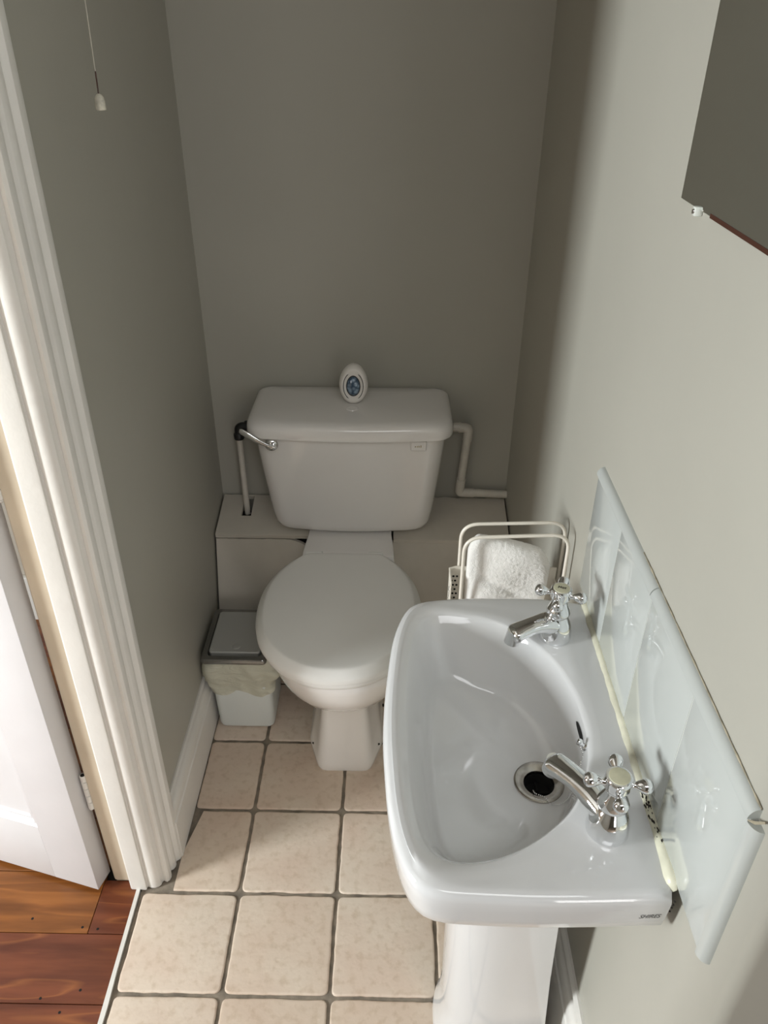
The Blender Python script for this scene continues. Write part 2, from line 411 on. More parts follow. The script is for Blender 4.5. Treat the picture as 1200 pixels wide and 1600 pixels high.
for j in range(-22, 5):
    for i in range(-1, 7):
        x0, x1 = GX + i * T, GX + (i + 1) * T; y0, y1 = GY + j * T, GY + (j + 1) * T
        x1 = min(x1, XR - 0.004 if y0 > YEND else 1.09); y1 = min(y1, YB)
        if i == -1 and j >= 0:
            x0 = -0.4475
            if j == 0:   # the tile notched around the architrave foot
                tile(-0.476, x1, y0, y1, [((-0.4495, 1.05, 0), (-0.977, 0.214, 0)), ((-0.4475, 1.2, 0), (-1, 0, 0))])
                continue
        if x1 - x0 > 0.01 and y1 - y0 > 0.01: tile(x0, x1, y0, y1)
struct('floor', bm, [TILE, GROUT], smooth=True, angle=60)

# hall boards: one plank per strip with dark joints
bm = bmesh.new()
box(bm, -2.6, -0.5225, -1.1, YB, -0.05, -0.009, mi=2)
box(bm, -0.575, -0.5225, 0.9, 0.98, -0.05, -0.009, mi=2)
yj = [0.743 + 0.1335 * k for k in range(-14, 9)]
for k, y0 in enumerate(yj):
    y1 = y0 + 0.1335; xe = -0.5235
    if y1 > YB: y1 = YB
    if y0 > 0.86:
        if y0 < 0.9:
            box(bm, -0.597, xe, y0 + 0.0009, 0.992, -0.02, 0.0, 0.0008, 1, 0)
            box(bm, -2.5, -0.5982, y0 + 0.0009, y1 - 0.0009, -0.02, 0.0, 0.0008, 1, 1); continue
        xe = -0.599
    box(bm, -2.5, xe, y0 + 0.0009, y1 - 0.0009, -0.02, 0.0, 0.0008, 1, 0 if k % 2 or y0 < 0.8 else 1)
for (x, y) in ((-0.612, 0.889), (-0.58, 0.886), (-0.645, 0.752), (-0.575, 0.768), (-0.72, 0.905), (-0.60, 0.728), (-0.78, 0.735)):
    lathe(bm, [(0.003, 0), (0.0026, 0.0006), (0.0001, 0.0007)], (x, y, -0.0003), n=10, mi=2)
struct('floor_hall', bm, [WOOD, WOOD2, DARK])
# white threshold strip between boards and tiles
bm = bmesh.new()
P = [(-0.523, -1.0), (-0.515, -1.0), (-0.512, 0.60), (-0.5145, 0.66), (-0.5135, 0.74), (-0.5155, 0.80), (-0.517, 0.972), (-0.5245, 0.972), (-0.522, 0.6)]
prism(bm, P, -0.02, 0.003)
struct('trim_1', bm, GLOSS)

# skirtings
def skirt(name, face_x, wall_x, y0, y1, h):
    s = 1 if face_x > wall_x else -1; d = abs(face_x - wall_x)
    prof = [(0, 0), (d, 0), (d, h - 0.060), (d - 0.0025, h - 0.056), (d - 0.0025, h - 0.044), (d - 0.004, h - 0.034),
            (d - 0.007, h - 0.027), (d - 0.010, h - 0.024), (d - 0.0135, h - 0.0225), (d - 0.0135, h - 0.012), (d - 0.009, h - 0.009), (d - 0.008, h - 0.004), (0.004, h), (0, h)]
    bm = bmesh.new()
    loft(bm, [[Vector((wall_x + s * a, y, z)) for a, z in prof] for y in (y0, y1)])
    return struct(name, bm, GLOSS, smooth=True, angle=25)
skirt('baseboard_left', -0.4448, XL, 1.052, 1.62, 0.172)
skirt('baseboard_right', XR - 0.018, XR, YEND + 0.004, 1.62, 0.235)

# architrave: stepped mouldings standing on the left wall at the doorway
prof = [(-0.461, 1.066), (-0.449, 1.062), (-0.4475, 1.052), (-0.449, 1.0445), (-0.4545, 1.041), (-0.4565, 1.038), (-0.4545, 1.032), (-0.4548, 1.026),
        (-0.4575, 1.0205), (-0.4625, 1.017), (-0.4630, 1.013), (-0.4590, 1.008), (-0.4580, 1.001), (-0.4600, 0.9945), (-0.4645, 0.9905), (-0.4685, 0.9915),
        (-0.4715, 0.9935), (-0.4745, 0.9895), (-0.4755, 0.9835), (-0.4800, 0.9790), (-0.4870, 0.9765), (-0.4950, 0.9765), (-0.5010, 0.9790), (-0.5030, 0.9775),
        (-0.5035, 0.9725), (-0.5065, 0.9715), (-0.5345, 0.9725), (-0.5375, 0.9745), (-0.5385, 0.9905), (-0.5385, 1.02), (-0.461, 1.02)]
bm = bmesh.new(); prism(bm, prof, 0.0, 2.06)
# near-side leg of the frame and the head, mirrored about the doorway's middle
prism(bm, [(x, 1.19 - y) for x, y in prof][::-1], 0.0, 2.06)
box(bm, -0.5385, -0.449, 0.155, 1.035, 2.02, 2.11, 0.006)
struct('trim_2', bm, GLOSS, smooth=True, angle=28)
# rebated jamb lining, aged cream
bm = bmesh.new()
prism(bm, [(-0.5385, 0.9905), (-0.5385, 1.02), (-0.5795, 1.02), (-0.5795, 0.997), (-0.576, 0.9925), (-0.570, 0.9905)], 0.004, 2.03)
box(bm, -0.586, -0.5385, 0.17, 0.199, 0.004, 2.03)
struct('trim_3', bm, CREAM, smooth=True, angle=30)

# ------------------------------------------------------------------ panelled door, swung out into the hall
HX, HY = -0.5885, 1.0055          # hinge corner of the leaf (far side of its edge)
dv = Vector((-0.965, 0.262, 0)).normalized(); nv = Vector((-dv.y, dv.x, 0)) ; nv = nv if nv.y < 0 else -nv
TH = 0.045; DW = 0.73
def DP(s, t, z): return Vector((HX, HY, 0)) + dv * s + nv * t + Vector((0, 0, z))
door = bpy.data.objects.new('door_1', None); COL.objects.link(door); door.location = DP(0, 0, 0); door['kind'] = 'structure'
bm = bmesh.new()
def dbox(bm, s0, s1, t0, t1, z0, z1, bev=0.0012):
    t = bmesh.new(); box(t, s0, s1, t0, t1, z0, z1, bev)
    m4 = Matrix(((dv.x, nv.x, 0, HX), (dv.y, nv.y, 0, HY), (0, 0, 1, 0), (0, 0, 0, 1)))
    merge(bm, t, 0, m4)
ZT = 1.99
SW = 0.105
for s0 in (0, DW - SW, DW / 2 - 0.05):
    dbox(bm, s0, s0 + (SW if s0 != DW / 2 - 0.05 else 0.1), 0, TH, 0.012, ZT)
RAILS = [(0.012, 0.178), (0.86, 1.02), (1.88, ZT)]
for z0, z1 in RAILS:
    dbox(bm, SW, DW / 2 - 0.05, 0.0002, TH - 0.0002, z0, z1); dbox(bm, DW / 2 + 0.05, DW - SW, 0.0002, TH - 0.0002, z0, z1)
finish('leaf_frame', bm, DOORW, door, True, 30)
for (s0, s1) in ((SW, DW / 2 - 0.05), (DW / 2 + 0.05, DW - SW)):
    for (z0, z1) in ((0.178, 0.86), (1.02, 1.88)):
        bm = bmesh.new()
        m4 = Matrix(((dv.x, nv.x, 0, HX), (dv.y, nv.y, 0, HY), (0, 0, 1, 0), (0, 0, 0, 1)))
        t = bmesh.new()
        # both faces: moulding slopes down to a sunk field
        for (ta, sg) in ((TH, -1), (0, 1)):
            rr = []
            for (ins, dep) in ((-0.002, -0.0005), (0.0, 0.001), (0.004, 0.0055), (0.008, 0.0045), (0.012, 0.009), (0.017, 0.0085), (0.020, 0.013), (0.05, 0.0125), (0.056, 0.0125)):
                a, b_, c_, d_ = s0 + ins, s1 - ins, z0 + ins, z1 - ins
                y = ta + sg * max(dep, 0.0004)
                rr.append([Vector((a, y, c_)), Vector((b_, y, c_)), Vector((b_, y, d_)), Vector((a, y, d_))])
            loft(t, rr, False, True)
        merge(bm, t, 0, m4)
        finish('panel', bm, DOORW, door, True, 20)
def hinge(zc):
    bm = bmesh.new(); c = Vector((-0.5825, 0.9960, 0)); r_ = 0.0062
    zz = [zc - 0.048, zc - 0.030, zc - 0.0105, zc + 0.0105, zc + 0.030, zc + 0.048]
    for a, b_ in zip(zz[:-1], zz[1:]):
        lathe(bm, [(r_ * .85, a + .0006), (r_, a + .0016), (r_, b_ - .0016), (r_ * .85, b_ - .0006)], (c.x, c.y, 0), n=14)
    lathe(bm, [(0.0045, zc - 0.0475), (0.0045, zc + 0.0475)], (c.x, c.y, 0), n=10, mi=1)
    lathe(bm, [(0.003, zc - .053), (.0055, zc - .05), (.0055, zc - .0478)], (c.x, c.y, 0), n=12)
    finish('hinge', bm, [GLOSS, DARK], door, True, 30, label='white painted butt hinge')
hinge(0.285); hinge(1.0); hinge(1.75)
bm = bmesh.new()
lathe(bm, [(0.012, 0), (0.012, 0.004), (0.007, 0.008), (0.007, 0.03), (0.02, 0.038), (0.024, 0.05), (0.018, 0.06), (0.001, 0.063)], DP(DW - 0.06, TH, 0.95), nv, 20)
finish('door_knob', bm, STEEL, door)

# ------------------------------------------------------------------ boxed-in pipes behind the toilet
boxing = empty('pipe_boxing', (-0.07, 1.77, 0), 'low painted pipe boxing with cracked edges across the alcove behind the toilet', 'boxing')
ztb, ztf, yf = 0.451, 0.419, 1.700
def sheet(bm, quads, mi=0):
    for q in quads:
        f = bm.faces.new([bm.verts.new(p) for p in q]); f.material_index = mi
# top boards, left one notched for the overflow pipe; thickness 12 mm
def zt(y): return ztf + (ztb - ztf) * (y - yf) / (YB - yf)
def wob(x, s): return noise.noise(Vector((x * 30, s, 0))) * 0.0030 + noise.noise(Vector((x * 110, s, 5))) * 0.0018
def board(name, xs, hole=None, ya=yf):
    bm = bmesh.new()
    def slab(x0, x1, y0, y1, n=40, jagf=True):
        rings = []
        for k in range(n + 1):
            x = x0 + (x1 - x0) * k / n; j = wob(x, 1) if jagf and abs(y0 - ya) < 1e-6 else 0; jb = wob(x, 7) * 1.5 if abs(y1 - (YB - 0.0055)) < 1e-6 else 0
            a, b_ = y0 + j, y1 + jb
            rings.append([Vector((x, a, zt(a) - 0.012)), Vector((x, a - 0.0008, zt(a) - 0.002)), Vector((x, a + 0.002, zt(a))), Vector((x, b_, zt(b_))), Vector((x, b_, zt(b_) - 0.012))])
        loft(bm, rings)
    if hole:
        hx0, hx1, hy0, hy1 = hole
        slab(xs[0], hx0, ya, YB - 0.0055, 6); slab(hx1, xs[1], ya, YB - 0.0055, 8); slab(hx0, hx1, ya, hy0, 2); slab(hx0, hx1, hy1, YB - 0.0055, 2)
    else: slab(xs[0], xs[1], ya, YB - 0.0055)
    finish(name, bm, SHELFPAINT, boxing, True, 25)
board('top_board', (-0.4560, -0.212), (-0.398, -0.372, 1.768, 1.846))
board('top_board', (0.010, 0.3120), ya=1.690)
bm = bmesh.new()
def fpanel(x0, x1, ytop, zt_, corner=0):
    pts = [(x0, 0.001), (x1, 0.001)]
    n = 44
    top = []
    for k in range(n + 1):
        x = x1 + (x0 - x1) * k / n; z = zt_ + wob(x, 3) * 0.8
        if corner > 0 and x > x1 - corner: z -= 0.02 * ((x - (x1 - corner)) / corner) ** 1.5
        if corner < 0 and x < x0 - corner: z -= 0.02 * (((x0 - corner) - x) / -corner) ** 1.5
        top.append((x, z))
    def yy(z): return ytop - 0.06 * (0.41 - z) / 0.2 * (1 if z > 0.2 else 1) if z > 0.2 else ytop - 0.063
    allp = [(x0, 0.001), (x1, 0.001), (x1, 0.2)] + top + [(x0, 0.2)]
    fr_ = [bm.verts.new((x, yy(z), z)) for x, z in allp]; bk = [bm.verts.new((x, yy(z) + 0.01, z)) for x, z in allp]
    # split at z=0.2 into a lower and an upper face
    lo = [0, 1, 2, len(allp) - 1]; upi = [2] + list(range(3, len(allp)))
    for idx in (lo, upi):
        bm.faces.new([fr_[i] for i in idx]); bm.faces.new([bk[i] for i in idx][::-1])
    m = len(allp)
    for i in range(m):
        try: bm.faces.new((fr_[i], bk[i], bk[(i + 1) % m], fr_[(i + 1) % m]))
        except ValueError: pass
fpanel(-0.4560, -0.213, 1.7050, 0.4025, 0.05)
finish('front_panel', bm, SHELFPAINT, boxing, True, 20)
bm = bmesh.new(); fpanel(0.008, 0.3135, 1.6935, 0.4045, -0.0)
finish('front_panel', bm, SHELFPAINT, boxing, True, 20)
for a, b_ in ((-0.4605, -0.2175), (0.0145, 0.3155)):
    bm = bmesh.new(); box(bm, a, b_, 1.72, 1.845, 0.0, 0.400); finish('cavity_shade', bm, DARK, boxing, False)  # black blocks painted as the shade inside the boxing, seen through its gaps

# ------------------------------------------------------------------ toilet
TX = -0.102
toilet = empty('toilet', (TX, 1.5, 0), 'white close-coupled toilet with closed lid standing before the pipe boxing', 'toilet')
NS = 64
def pan_ring(z, yf_, yb, hw, e=2.3, yw=None, flat=0, cx=TX):
    """egg plan: front point yf_, back yb, half width hw reached at yw"""
    yw = yw if yw is not None else (yf_ + yb) / 2
    out = []
    for i in range(NS):
        th = 2 * PI * i / NS; c, s = math.cos(th), math.sin(th)
        ee = e if s < 0 else 2.6
        x = cx + hw * math.copysign(abs(c) ** (2 / ee), c)
        y = yw + (yw - yf_) * math.copysign(abs(s) ** (2 / ee), s) if s < 0 else yw + (yb - yw) * abs(s) ** (2 / ee)
        out.append(Vector((x, y, z)))
    return out
PC = (TX, 1.45)
def rad_ring(poly, z, sm=1):
    R_ = smooth_closed(radial([Vector((p[0], p[1])) for p in poly], PC, 96), sm)
    return [Vector((PC[0] + R_[i] * math.cos(2 * PI * i / 96), PC[1] + R_[i] * math.sin(2 * PI * i / 96), z)) for i in range(96)]
def foot(z, y0, a, b_, dy=0.085):
    return rad_ring([(TX - a, y0), (TX + a, y0), (TX + a + 0.007, y0 + 0.006), (TX + b_, y0 + dy), (TX + b_, y0 + dy + 0.1), (TX + b_ * 0.93, 1.66), (TX - b_ * 0.93, 1.66), (TX - b_, y0 + dy + 0.1), (TX - b_, y0 + dy), (TX - a - 0.007, y0 + 0.006)], z)
def bowl(z, y0, hw, yb, e=2.15, yw=1.42): return rad_ring(pan_ring(z, y0, yb, hw, e, yw), z)
bm = bmesh.new()
rings = [foot(0.0, 1.290, 0.056, 0.090), foot(0.008, 1.288, 0.058, 0.092), foot(0.022, 1.289, 0.058, 0.092), foot(0.030, 1.291, 0.056, 0.088, 0.09), foot(0.07, 1.297, 0.053, 0.083, 0.10),
         foot(0.11, 1.305, 0.050, 0.077, 0.11), foot(0.15, 1.312, 0.047, 0.071, 0.12), foot(0.18, 1.316, 0.0455, 0.068, 0.13), foot(0.198, 1.316, 0.046, 0.070, 0.13),
         bowl(0.212, 1.309, 0.078, 1.66, 2.5, 1.45), bowl(0.226, 1.293, 0.092, 1.655, 2.3, 1.45), bowl(0.244, 1.265, 0.112, 1.65), bowl(0.266, 1.234, 0.132, 1.645), bowl(0.292, 1.206, 0.150, 1.64),
         bowl(0.322, 1.185, 0.164, 1.63), bowl(0.352, 1.172, 0.173, 1.62), bowl(0.378, 1.166, 0.177, 1.61), bowl(0.392, 1.165, 0.177, 1.605), bowl(0.400, 1.168, 0.176, 1.60), bowl(0.4025, 1.176, 0.170, 1.595)]
loft(bm, rings)
# rear platform that carries the cistern
pf = []
for (z, y0, hw) in ((0.25, 1.60, 0.095), (0.33, 1.585, 0.10), (0.405, 1.575, 0.108), (0.425, 1.578, 0.110), (0.436, 1.585, 0.1085), (0.4385, 1.60, 0.105)):
    pf.append([Vector((TX + sx * hw * w_, y, z)) for sx, w_, y in ((-1, 1.04, y0), (-1, 1.03, 1.62), (-1, 0.98, 1.68), (-1, 0.96, 1.846), (1, 0.96, 1.846), (1, 0.98, 1.68), (1, 1.03, 1.62), (1, 1.04, y0))])
loft(bm, pf)
finish('pan', bm, CERAMIC, toilet, True, 40)
# fixing holes in the foot flange
for (x, y, z, nx, ny) in ((-0.1835, 1.352, 0.024, -1, -0.45), (-0.0205, 1.352, 0.024, 1, -0.5), (-0.0115, 1.47, 0.040, 1, -0.2)):
    bm = bmesh.new(); lathe(bm, [(0.0045, 0), (0.0045, 0.0016), (0.001, 0.0017)], (x, y, z), (nx, ny, 0.35), 10)
    finish('fixing_hole', bm, DARK, toilet)
# seat ring and lid
def lid_outline(off=0.0, cx=-0.111):
    half = [(0.0, 1.152), (0.045, 1.157), (0.090, 1.176), (0.130, 1.209), (0.160, 1.252), (0.178, 1.306), (0.185, 1.362), (0.184, 1.415),
            (0.176, 1.462), (0.160, 1.505), (0.136, 1.545), (0.108, 1.577), (0.096, 1.586), (0.085, 1.588), (0.04, 1.589)]
    pts = [(cx + x, y) for x, y in half] + [(cx - x, y) for x, y in half[:0:-1]]
    return catmull(pts, 4)
C0 = (-0.111, 1.39)
RL = radial(lid_outline(), C0, 96)
def lring(off, z, k=1.0, bulge=0.0, rot=0):
    out = []
    for i in range(96):
        th = 2 * PI * i / 96; r_ = max(RL[i] - off, 0.001) * k
        x, y = C0[0] + r_ * math.cos(th), C0[1] + r_ * math.sin(th)
        # follow the lid's slight twist on its hinges
        dy = y - 1.58; x += 0.0 * dy
        out.append(Vector((x, y, z)))
    return out
bm = bmesh.new()
loft(bm, [lring(0.010, 0.402), lring(0.008, 0.404), lring(0.007, 0.411), lring(0.009, 0.417), lring(0.06, 0.418)], True, True)
finish('seat', bm, SEATP, toilet, True, 40)
bm = bmesh.new()
loft(bm, [lring(0.012, 0.4195), lring(0.003, 0.4205), lring(0.0, 0.424), lring(0.0, 0.432), lring(0.0015, 0.4365), lring(0.007, 0.4435), lring(0.014, 0.4500),
          lring(0.0165, 0.4520), lring(0.0195, 0.4530), lring(0.026, 0.4532), lring(0.05, 0.4535), lring(0.1, 0.4540), lring(0.13, 0.4543, 0.5), lring(0.14, 0.4545, 0.1)], True, True)
finish('lid', bm, SEATP, toilet, True, 40)
for sx in (-0.075, 0.075):
    bm = bmesh.new(); tube(bm, [(C0[0] + sx - 0.02, 1.591, 0.4375), (C0[0] + sx + 0.02, 1.591, 0.4375)], 0.0065)
    finish('seat_hinge', bm, SEATP, toilet)

# cistern
CX = -0.097
def rrect(cx, y0, y1, hw, rf, rb, z, n=6, bow=0.0):
    out = []
    for (x, y, r_, a0) in ((cx + hw - rf, y0 + rf, rf, -PI / 2), (cx + hw - rb, y1 - rb, rb, 0), (cx - hw + rb, y1 - rb, rb, PI / 2), (cx - hw + rf, y0 + rf, rf, PI)):
        for k in range(n):
            a = a0 + k * PI / 2 / (n - 1)
            out.append(Vector((x + r_ * math.cos(a), y + r_ * math.sin(a), z)))
        if a0 == PI:
            x0_, x1_ = cx - hw + rf, cx + hw - rf
            for k in range(1, 9):
                u_ = k / 9; out.append(Vector((x0_ + (x1_ - x0_) * u_, y0 - bow * math.sin(PI * u_), z)))
    return out
bm = bmesh.new()
cis = []
for (z, y0, hw, rf) in ((0.4405, 1.708, 0.168, 0.04), (0.4415, 1.699, 0.180, 0.045), (0.445, 1.690, 0.190, 0.048), (0.452, 1.6845, 0.197, 0.048), (0.464, 1.681, 0.2015, 0.048),
                        (0.50, 1.676, 0.2065, 0.046), (0.56, 1.667, 0.2125, 0.044), (0.62, 1.659, 0.2185, 0.042), (0.68, 1.652, 0.2235, 0.040), (0.7345, 1.647, 0.2275, 0.038)):
    cis.append(rrect(CX, y0, 1.846, hw, rf, 0.02, z, bow=0.010))
loft(bm, cis)
finish('cistern', bm, CERAMIC, toilet, True, 40)
bm = bmesh.new()
ld = []
for (z, o_, zz) in ((0.7345, 0.004, 0), (0.736, 0.0, 0), (0.742, -0.001, 0), (0.755, -0.0005, 0), (0.7625, 0.002, 0), (0.7690, 0.007, 0), (0.7735, 0.015, 0), (0.7755, 0.026, 0)):
    ld.append(rrect(CX, 1.626 + o_, 1.850 - o_ * 0.4, 0.2425 - o_ * 0.95, 0.048, 0.022, z, bow=0.012))
ld.append([Vector((CX + (p.x - CX) * 0.6, 1.75 + (p.y - 1.75) * 0.6, 0.778)) for p in ld[-1]])
ld.append([Vector((CX + (p.x - CX) * 0.2, 1.75 + (p.y - 1.75) * 0.2, 0.779)) for p in ld[-2]])
loft(bm, ld)
lathe(bm, [(0.016, 0.7765), (0.0145, 0.7792), (0.012, 0.7800), (0.009, 0.7795), (0.001, 0.7795)], (CX + 0.004, 1.708, 0), n=28)
finish('cistern_lid', bm, CERAMIC, toilet, True, 40)
# flush lever
bm = bmesh.new()
ax = Vector((0, -1, 0.12)).normalized()
lathe(bm, [(0.0150, 0), (0.0165, 0.003), (0.0155, 0.008), (0.011, 0.012), (0.001, 0.0135)], (-0.279, 1.6400, 0.7170), ax, 26)
P0 = Vector((-0.271, 1.6245, 0.7150))
path = [P0, P0 + Vector((-0.012, -0.001, 0.004)), P0 + Vector((-0.028, -0.001, 0.0105)), P0 + Vector((-0.044, 0, 0.019)), P0 + Vector((-0.062, 0.003, 0.0300)), P0 + Vector((-0.080, 0.008, 0.0385))]
pts = []
for k in range(len(path) - 1):
    for j in range(4): pts.append(path[k].lerp(path[k + 1], j / 4))
pts.append(path[-1])
rings = []
for i, p in enumerate(pts):
    u_ = i / (len(pts) - 1); wd = 0.0028 + 0.0042 * sstep(0, 0.8, u_); th_ = 0.0024
    if i in (0, len(pts) - 1): wd *= 0.6
    rings.append([p + Vector((0.3 * wd * math.cos(a), th_ * math.sin(a) , wd * math.cos(a))) for a in [2 * PI * q / 12 for q in range(12)]])
loft(bm, rings)
finish('flush_lever', bm, CHROME, toilet, True, 50, label='chrome lever')
# small square badge on the cistern
bm = bmesh.new(); box(bm, 0.0465, 0.0835, 1.6375, 1.656, 0.703, 0.7285, 0.003, 3)
bd = finish('badge', bm, CERAMIC, toilet, True, 40)
bm = bmesh.new()      # worn print on the badge, no longer legible
for k, (dx, hgt) in enumerate(((-0.0085, 0.0035), (-0.004, 0.004), (0.0, 0.0045), (0.0045, 0.0055))):
    box(bm, 0.066 + dx - 0.0013, 0.066 + dx + 0.0011, 1.6371, 1.6376, 0.713, 0.713 + hgt)
finish('worn_print', bm, TANINK, bd, False)

# air freshener on the cistern lid
af = empty('air_freshener', (-0.091, 1.745, 0.7795), 'egg-shaped white air freshener with blue gel window standing on the cistern lid', 'air freshener')
bm = bmesh.new()
AZ = 0.8255; lean = 0.10
def egg(rx, rz, y, k=0.0, n=40, dz=0):
    out = []
    for i in range(n):
        a = 2 * PI * i / n; s = math.sin(a); c = math.cos(a)
        x = rx * c * (1 - 0.05 * s); z = rz * s
        z = max(z, -0.0455)
        out.append(Vector((-0.091 + x, y + z * lean, AZ + dz + z)))
    return out
loft(bm, [egg(0.019, 0.030, 1.768), egg(0.027, 0.040, 1.764), egg(0.0325, 0.0465, 1.756), egg(0.0345, 0.0485, 1.747), egg(0.0325, 0.0465, 1.738), egg(0.0285, 0.0415, 1.732), egg(0.0255, 0.0375, 1.7305), egg(0.0235, 0.0345, 1.7318), egg(0.018, 0.0275, 1.7312), egg(0.0165, 0.0245, 1.7325)])
finish('housing', bm, FRESH, af, True, 60)
bm = bmesh.new()
loft(bm, [egg(0.0168, 0.0248, 1.7335), egg(0.0168, 0.0248, 1.7305)]); 
finish('window_rim', bm, INK, af, True, 40)
bm = bmesh.new()
loft(bm, [egg(0.0152, 0.0228, 1.7325), egg(0.0150, 0.0226, 1.7295), egg(0.0125, 0.019, 1.7265), egg(0.008, 0.012, 1.7248), egg(0.003, 0.004, 1.7242)])
finish('gel_window', bm, GEL, af, True, 60, label='blue gel window')
bm = bmesh.new()
for sgn in (-1, 1):
    pp = []
    for k in range(17):
        a = math.radians(-62 + k * 124 / 16); pp.append(Vector((-0.091 + sgn * 0.0235 * math.cos(a), 1.7308 + 0.035 * math.sin(a) * lean, AZ - 0.001 + 0.0335 * math.sin(a))))
    tube(bm, pp, [0.0002] + [0.0009] * 15 + [0.0002], 6)
finish('vent_slot', bm, INK, af)

# overflow pipe (left) and supply pipe (right)
ov = empty('overflow_pipe', (-0.387, 1.80, 0.43), 'thin white overflow pipe with black elbow dropping into the boxing left of the cistern', 'pipe')
bm = bmesh.new(); tube(bm, [(-0.389, 1.80, 0.655), (-0.3865, 1.80, 0.42)], 0.0078, 16); finish('pipe', bm, PIPEP, ov)
bm = bmesh.new()
tube(bm, fillet_path([(-0.389, 1.80, 0.648), (-0.389, 1.80, 0.682), (-0.323, 1.80, 0.6855)], 0.012), 0.0105, 16)
lathe(bm, [(0.0125, 0), (0.0135, 0.003), (0.0135, 0.014), (0.011, 0.017)], (-0.389, 1.80, 0.647), n=12)
lathe(bm, [(0.0125, 0), (0.0135, 0.003), (0.0135, 0.014), (0.0125, 0.017)], (-0.372, 1.80, 0.684), (1, 0, 0), n=12)
finish('elbow', bm, BLACKP, ov, True, 40, label='black plastic elbow')
sv = empty('supply_pipe', (0.19, 1.82, 0.48), 'white plastic pipe with elbows running from cistern side to the right wall', 'pipe')
bm = bmesh.new(); tube(bm, [(0.1975, 1.82, 0.655), (0.1865, 1.825, 0.49)], 0.0108, 18); tube(bm, [(0.205, 1.828, 0.479), (0.3155, 1.836, 0.470)], 0.0108, 18)
finish('pipe', bm, PIPEP, sv)
bm = bmesh.new()
tube(bm, fillet_path([(0.172, 1.82, 0.677), (0.1985, 1.82, 0.676), (0.1965, 1.82, 0.640)], 0.010), 0.0125, 18)
lathe(bm, [(0.0138, 0), (0.0138, 0.0045)], (0.174, 1.82, 0.677), (1, 0, 0), 18)
finish('elbow', bm, PIPEP, sv, True, 40)
bm = bmesh.new()
tube(bm, fillet_path([(0.1888, 1.824, 0.524), (0.1860, 1.826, 0.480), (0.226, 1.829, 0.4775)], 0.010), 0.0125, 18)
finish('elbow', bm, PIPEP, sv, True, 40)
bm = bmesh.new()
lathe(bm, [(0.0105, 0), (0.0105, 0.012), (0.008, 0.012), (0.008, 0.018), (0.012, 0.018), (0.0125, 0.034)], (0.141, 1.82, 0.678), (1, 0, 0), 10)
tube(bm, [(0.1275, 1.82, 0.678), (0.142, 1.82, 0.678)], 0.0065)
finish('fitting', bm, PIPEP, sv, True, 30)

# ------------------------------------------------------------------ pedal-less flip bin with liner
bn = empty('waste_bin', (-0.363, 1.495, 0), 'small white waste bin with grey flip lid and bag, left of the toilet', 'bin')
def brect(hx, hy, r_, z, cx=-0.363, cy=1.498, n=6):
    out = []
    for (sx, sy, a0) in ((1, 1, 0), (-1, 1, PI / 2), (-1, -1, PI), (1, -1, 1.5 * PI)):
        for k in range(n):
            a = a0 + k * PI / 2 / (n - 1)
            out.append(Vector((cx + sx * (hx - r_) + r_ * math.cos(a), cy + sy * (hy - r_) + r_ * math.sin(a), z)))
    return out
bm = bmesh.new()
loft(bm, [brect(0.062, 0.066, 0.014, 0.001), brect(0.069, 0.073, 0.016, 0.004), brect(0.0715, 0.0755, 0.017, 0.012), brect(0.0755, 0.0885, 0.017, 0.235), brect(0.072, 0.085, 0.015, 0.235), brect(0.067, 0.07, 0.014, 0.02)], True, True)
finish('bin_body', bm, BINP, bn, True, 40)
bm = bmesh.new()
BCX, BCY = -0.372, 1.492
o1 = [(0.0765, 0.0935, 0.244), (0.0790, 0.0960, 0.246), (0.0795, 0.0965, 0.255), (0.0775, 0.0945, 0.2595), (0.0655, 0.0825, 0.2605), (0.0640, 0.0810, 0.2585), (0.0635, 0.0805, 0.246)]
loft(bm, [brect(a, b_, 0.010, z, BCX, BCY) for a, b_, z in o1], False, False)
finish('lid_frame', bm, BINSTEEL, bn, True, 35, label='dark steel lid frame')
bm = bmesh.new()
loft(bm, [brect(0.0615, 0.0755, 0.008, 0.250, BCX, BCY + 0.004), brect(0.0622, 0.0762, 0.008, 0.262, BCX, BCY + 0.004), brect(0.0605, 0.0745, 0.008, 0.264, BCX, BCY + 0.004), brect(0.03, 0.04, 0.006, 0.2642, BCX, BCY + 0.004)])
fl = finish('lid_flap', bm, FLAP, bn, True, 35)
bm = bmesh.new(); lathe(bm, [(0.010, 0.2635), (0.0095, 0.2655), (0.007, 0.2662), (0.001, 0.2663)], (BCX + 0.002, BCY - 0.052, 0), n=24); finish('finger_dimple', bm, FLAP, fl)
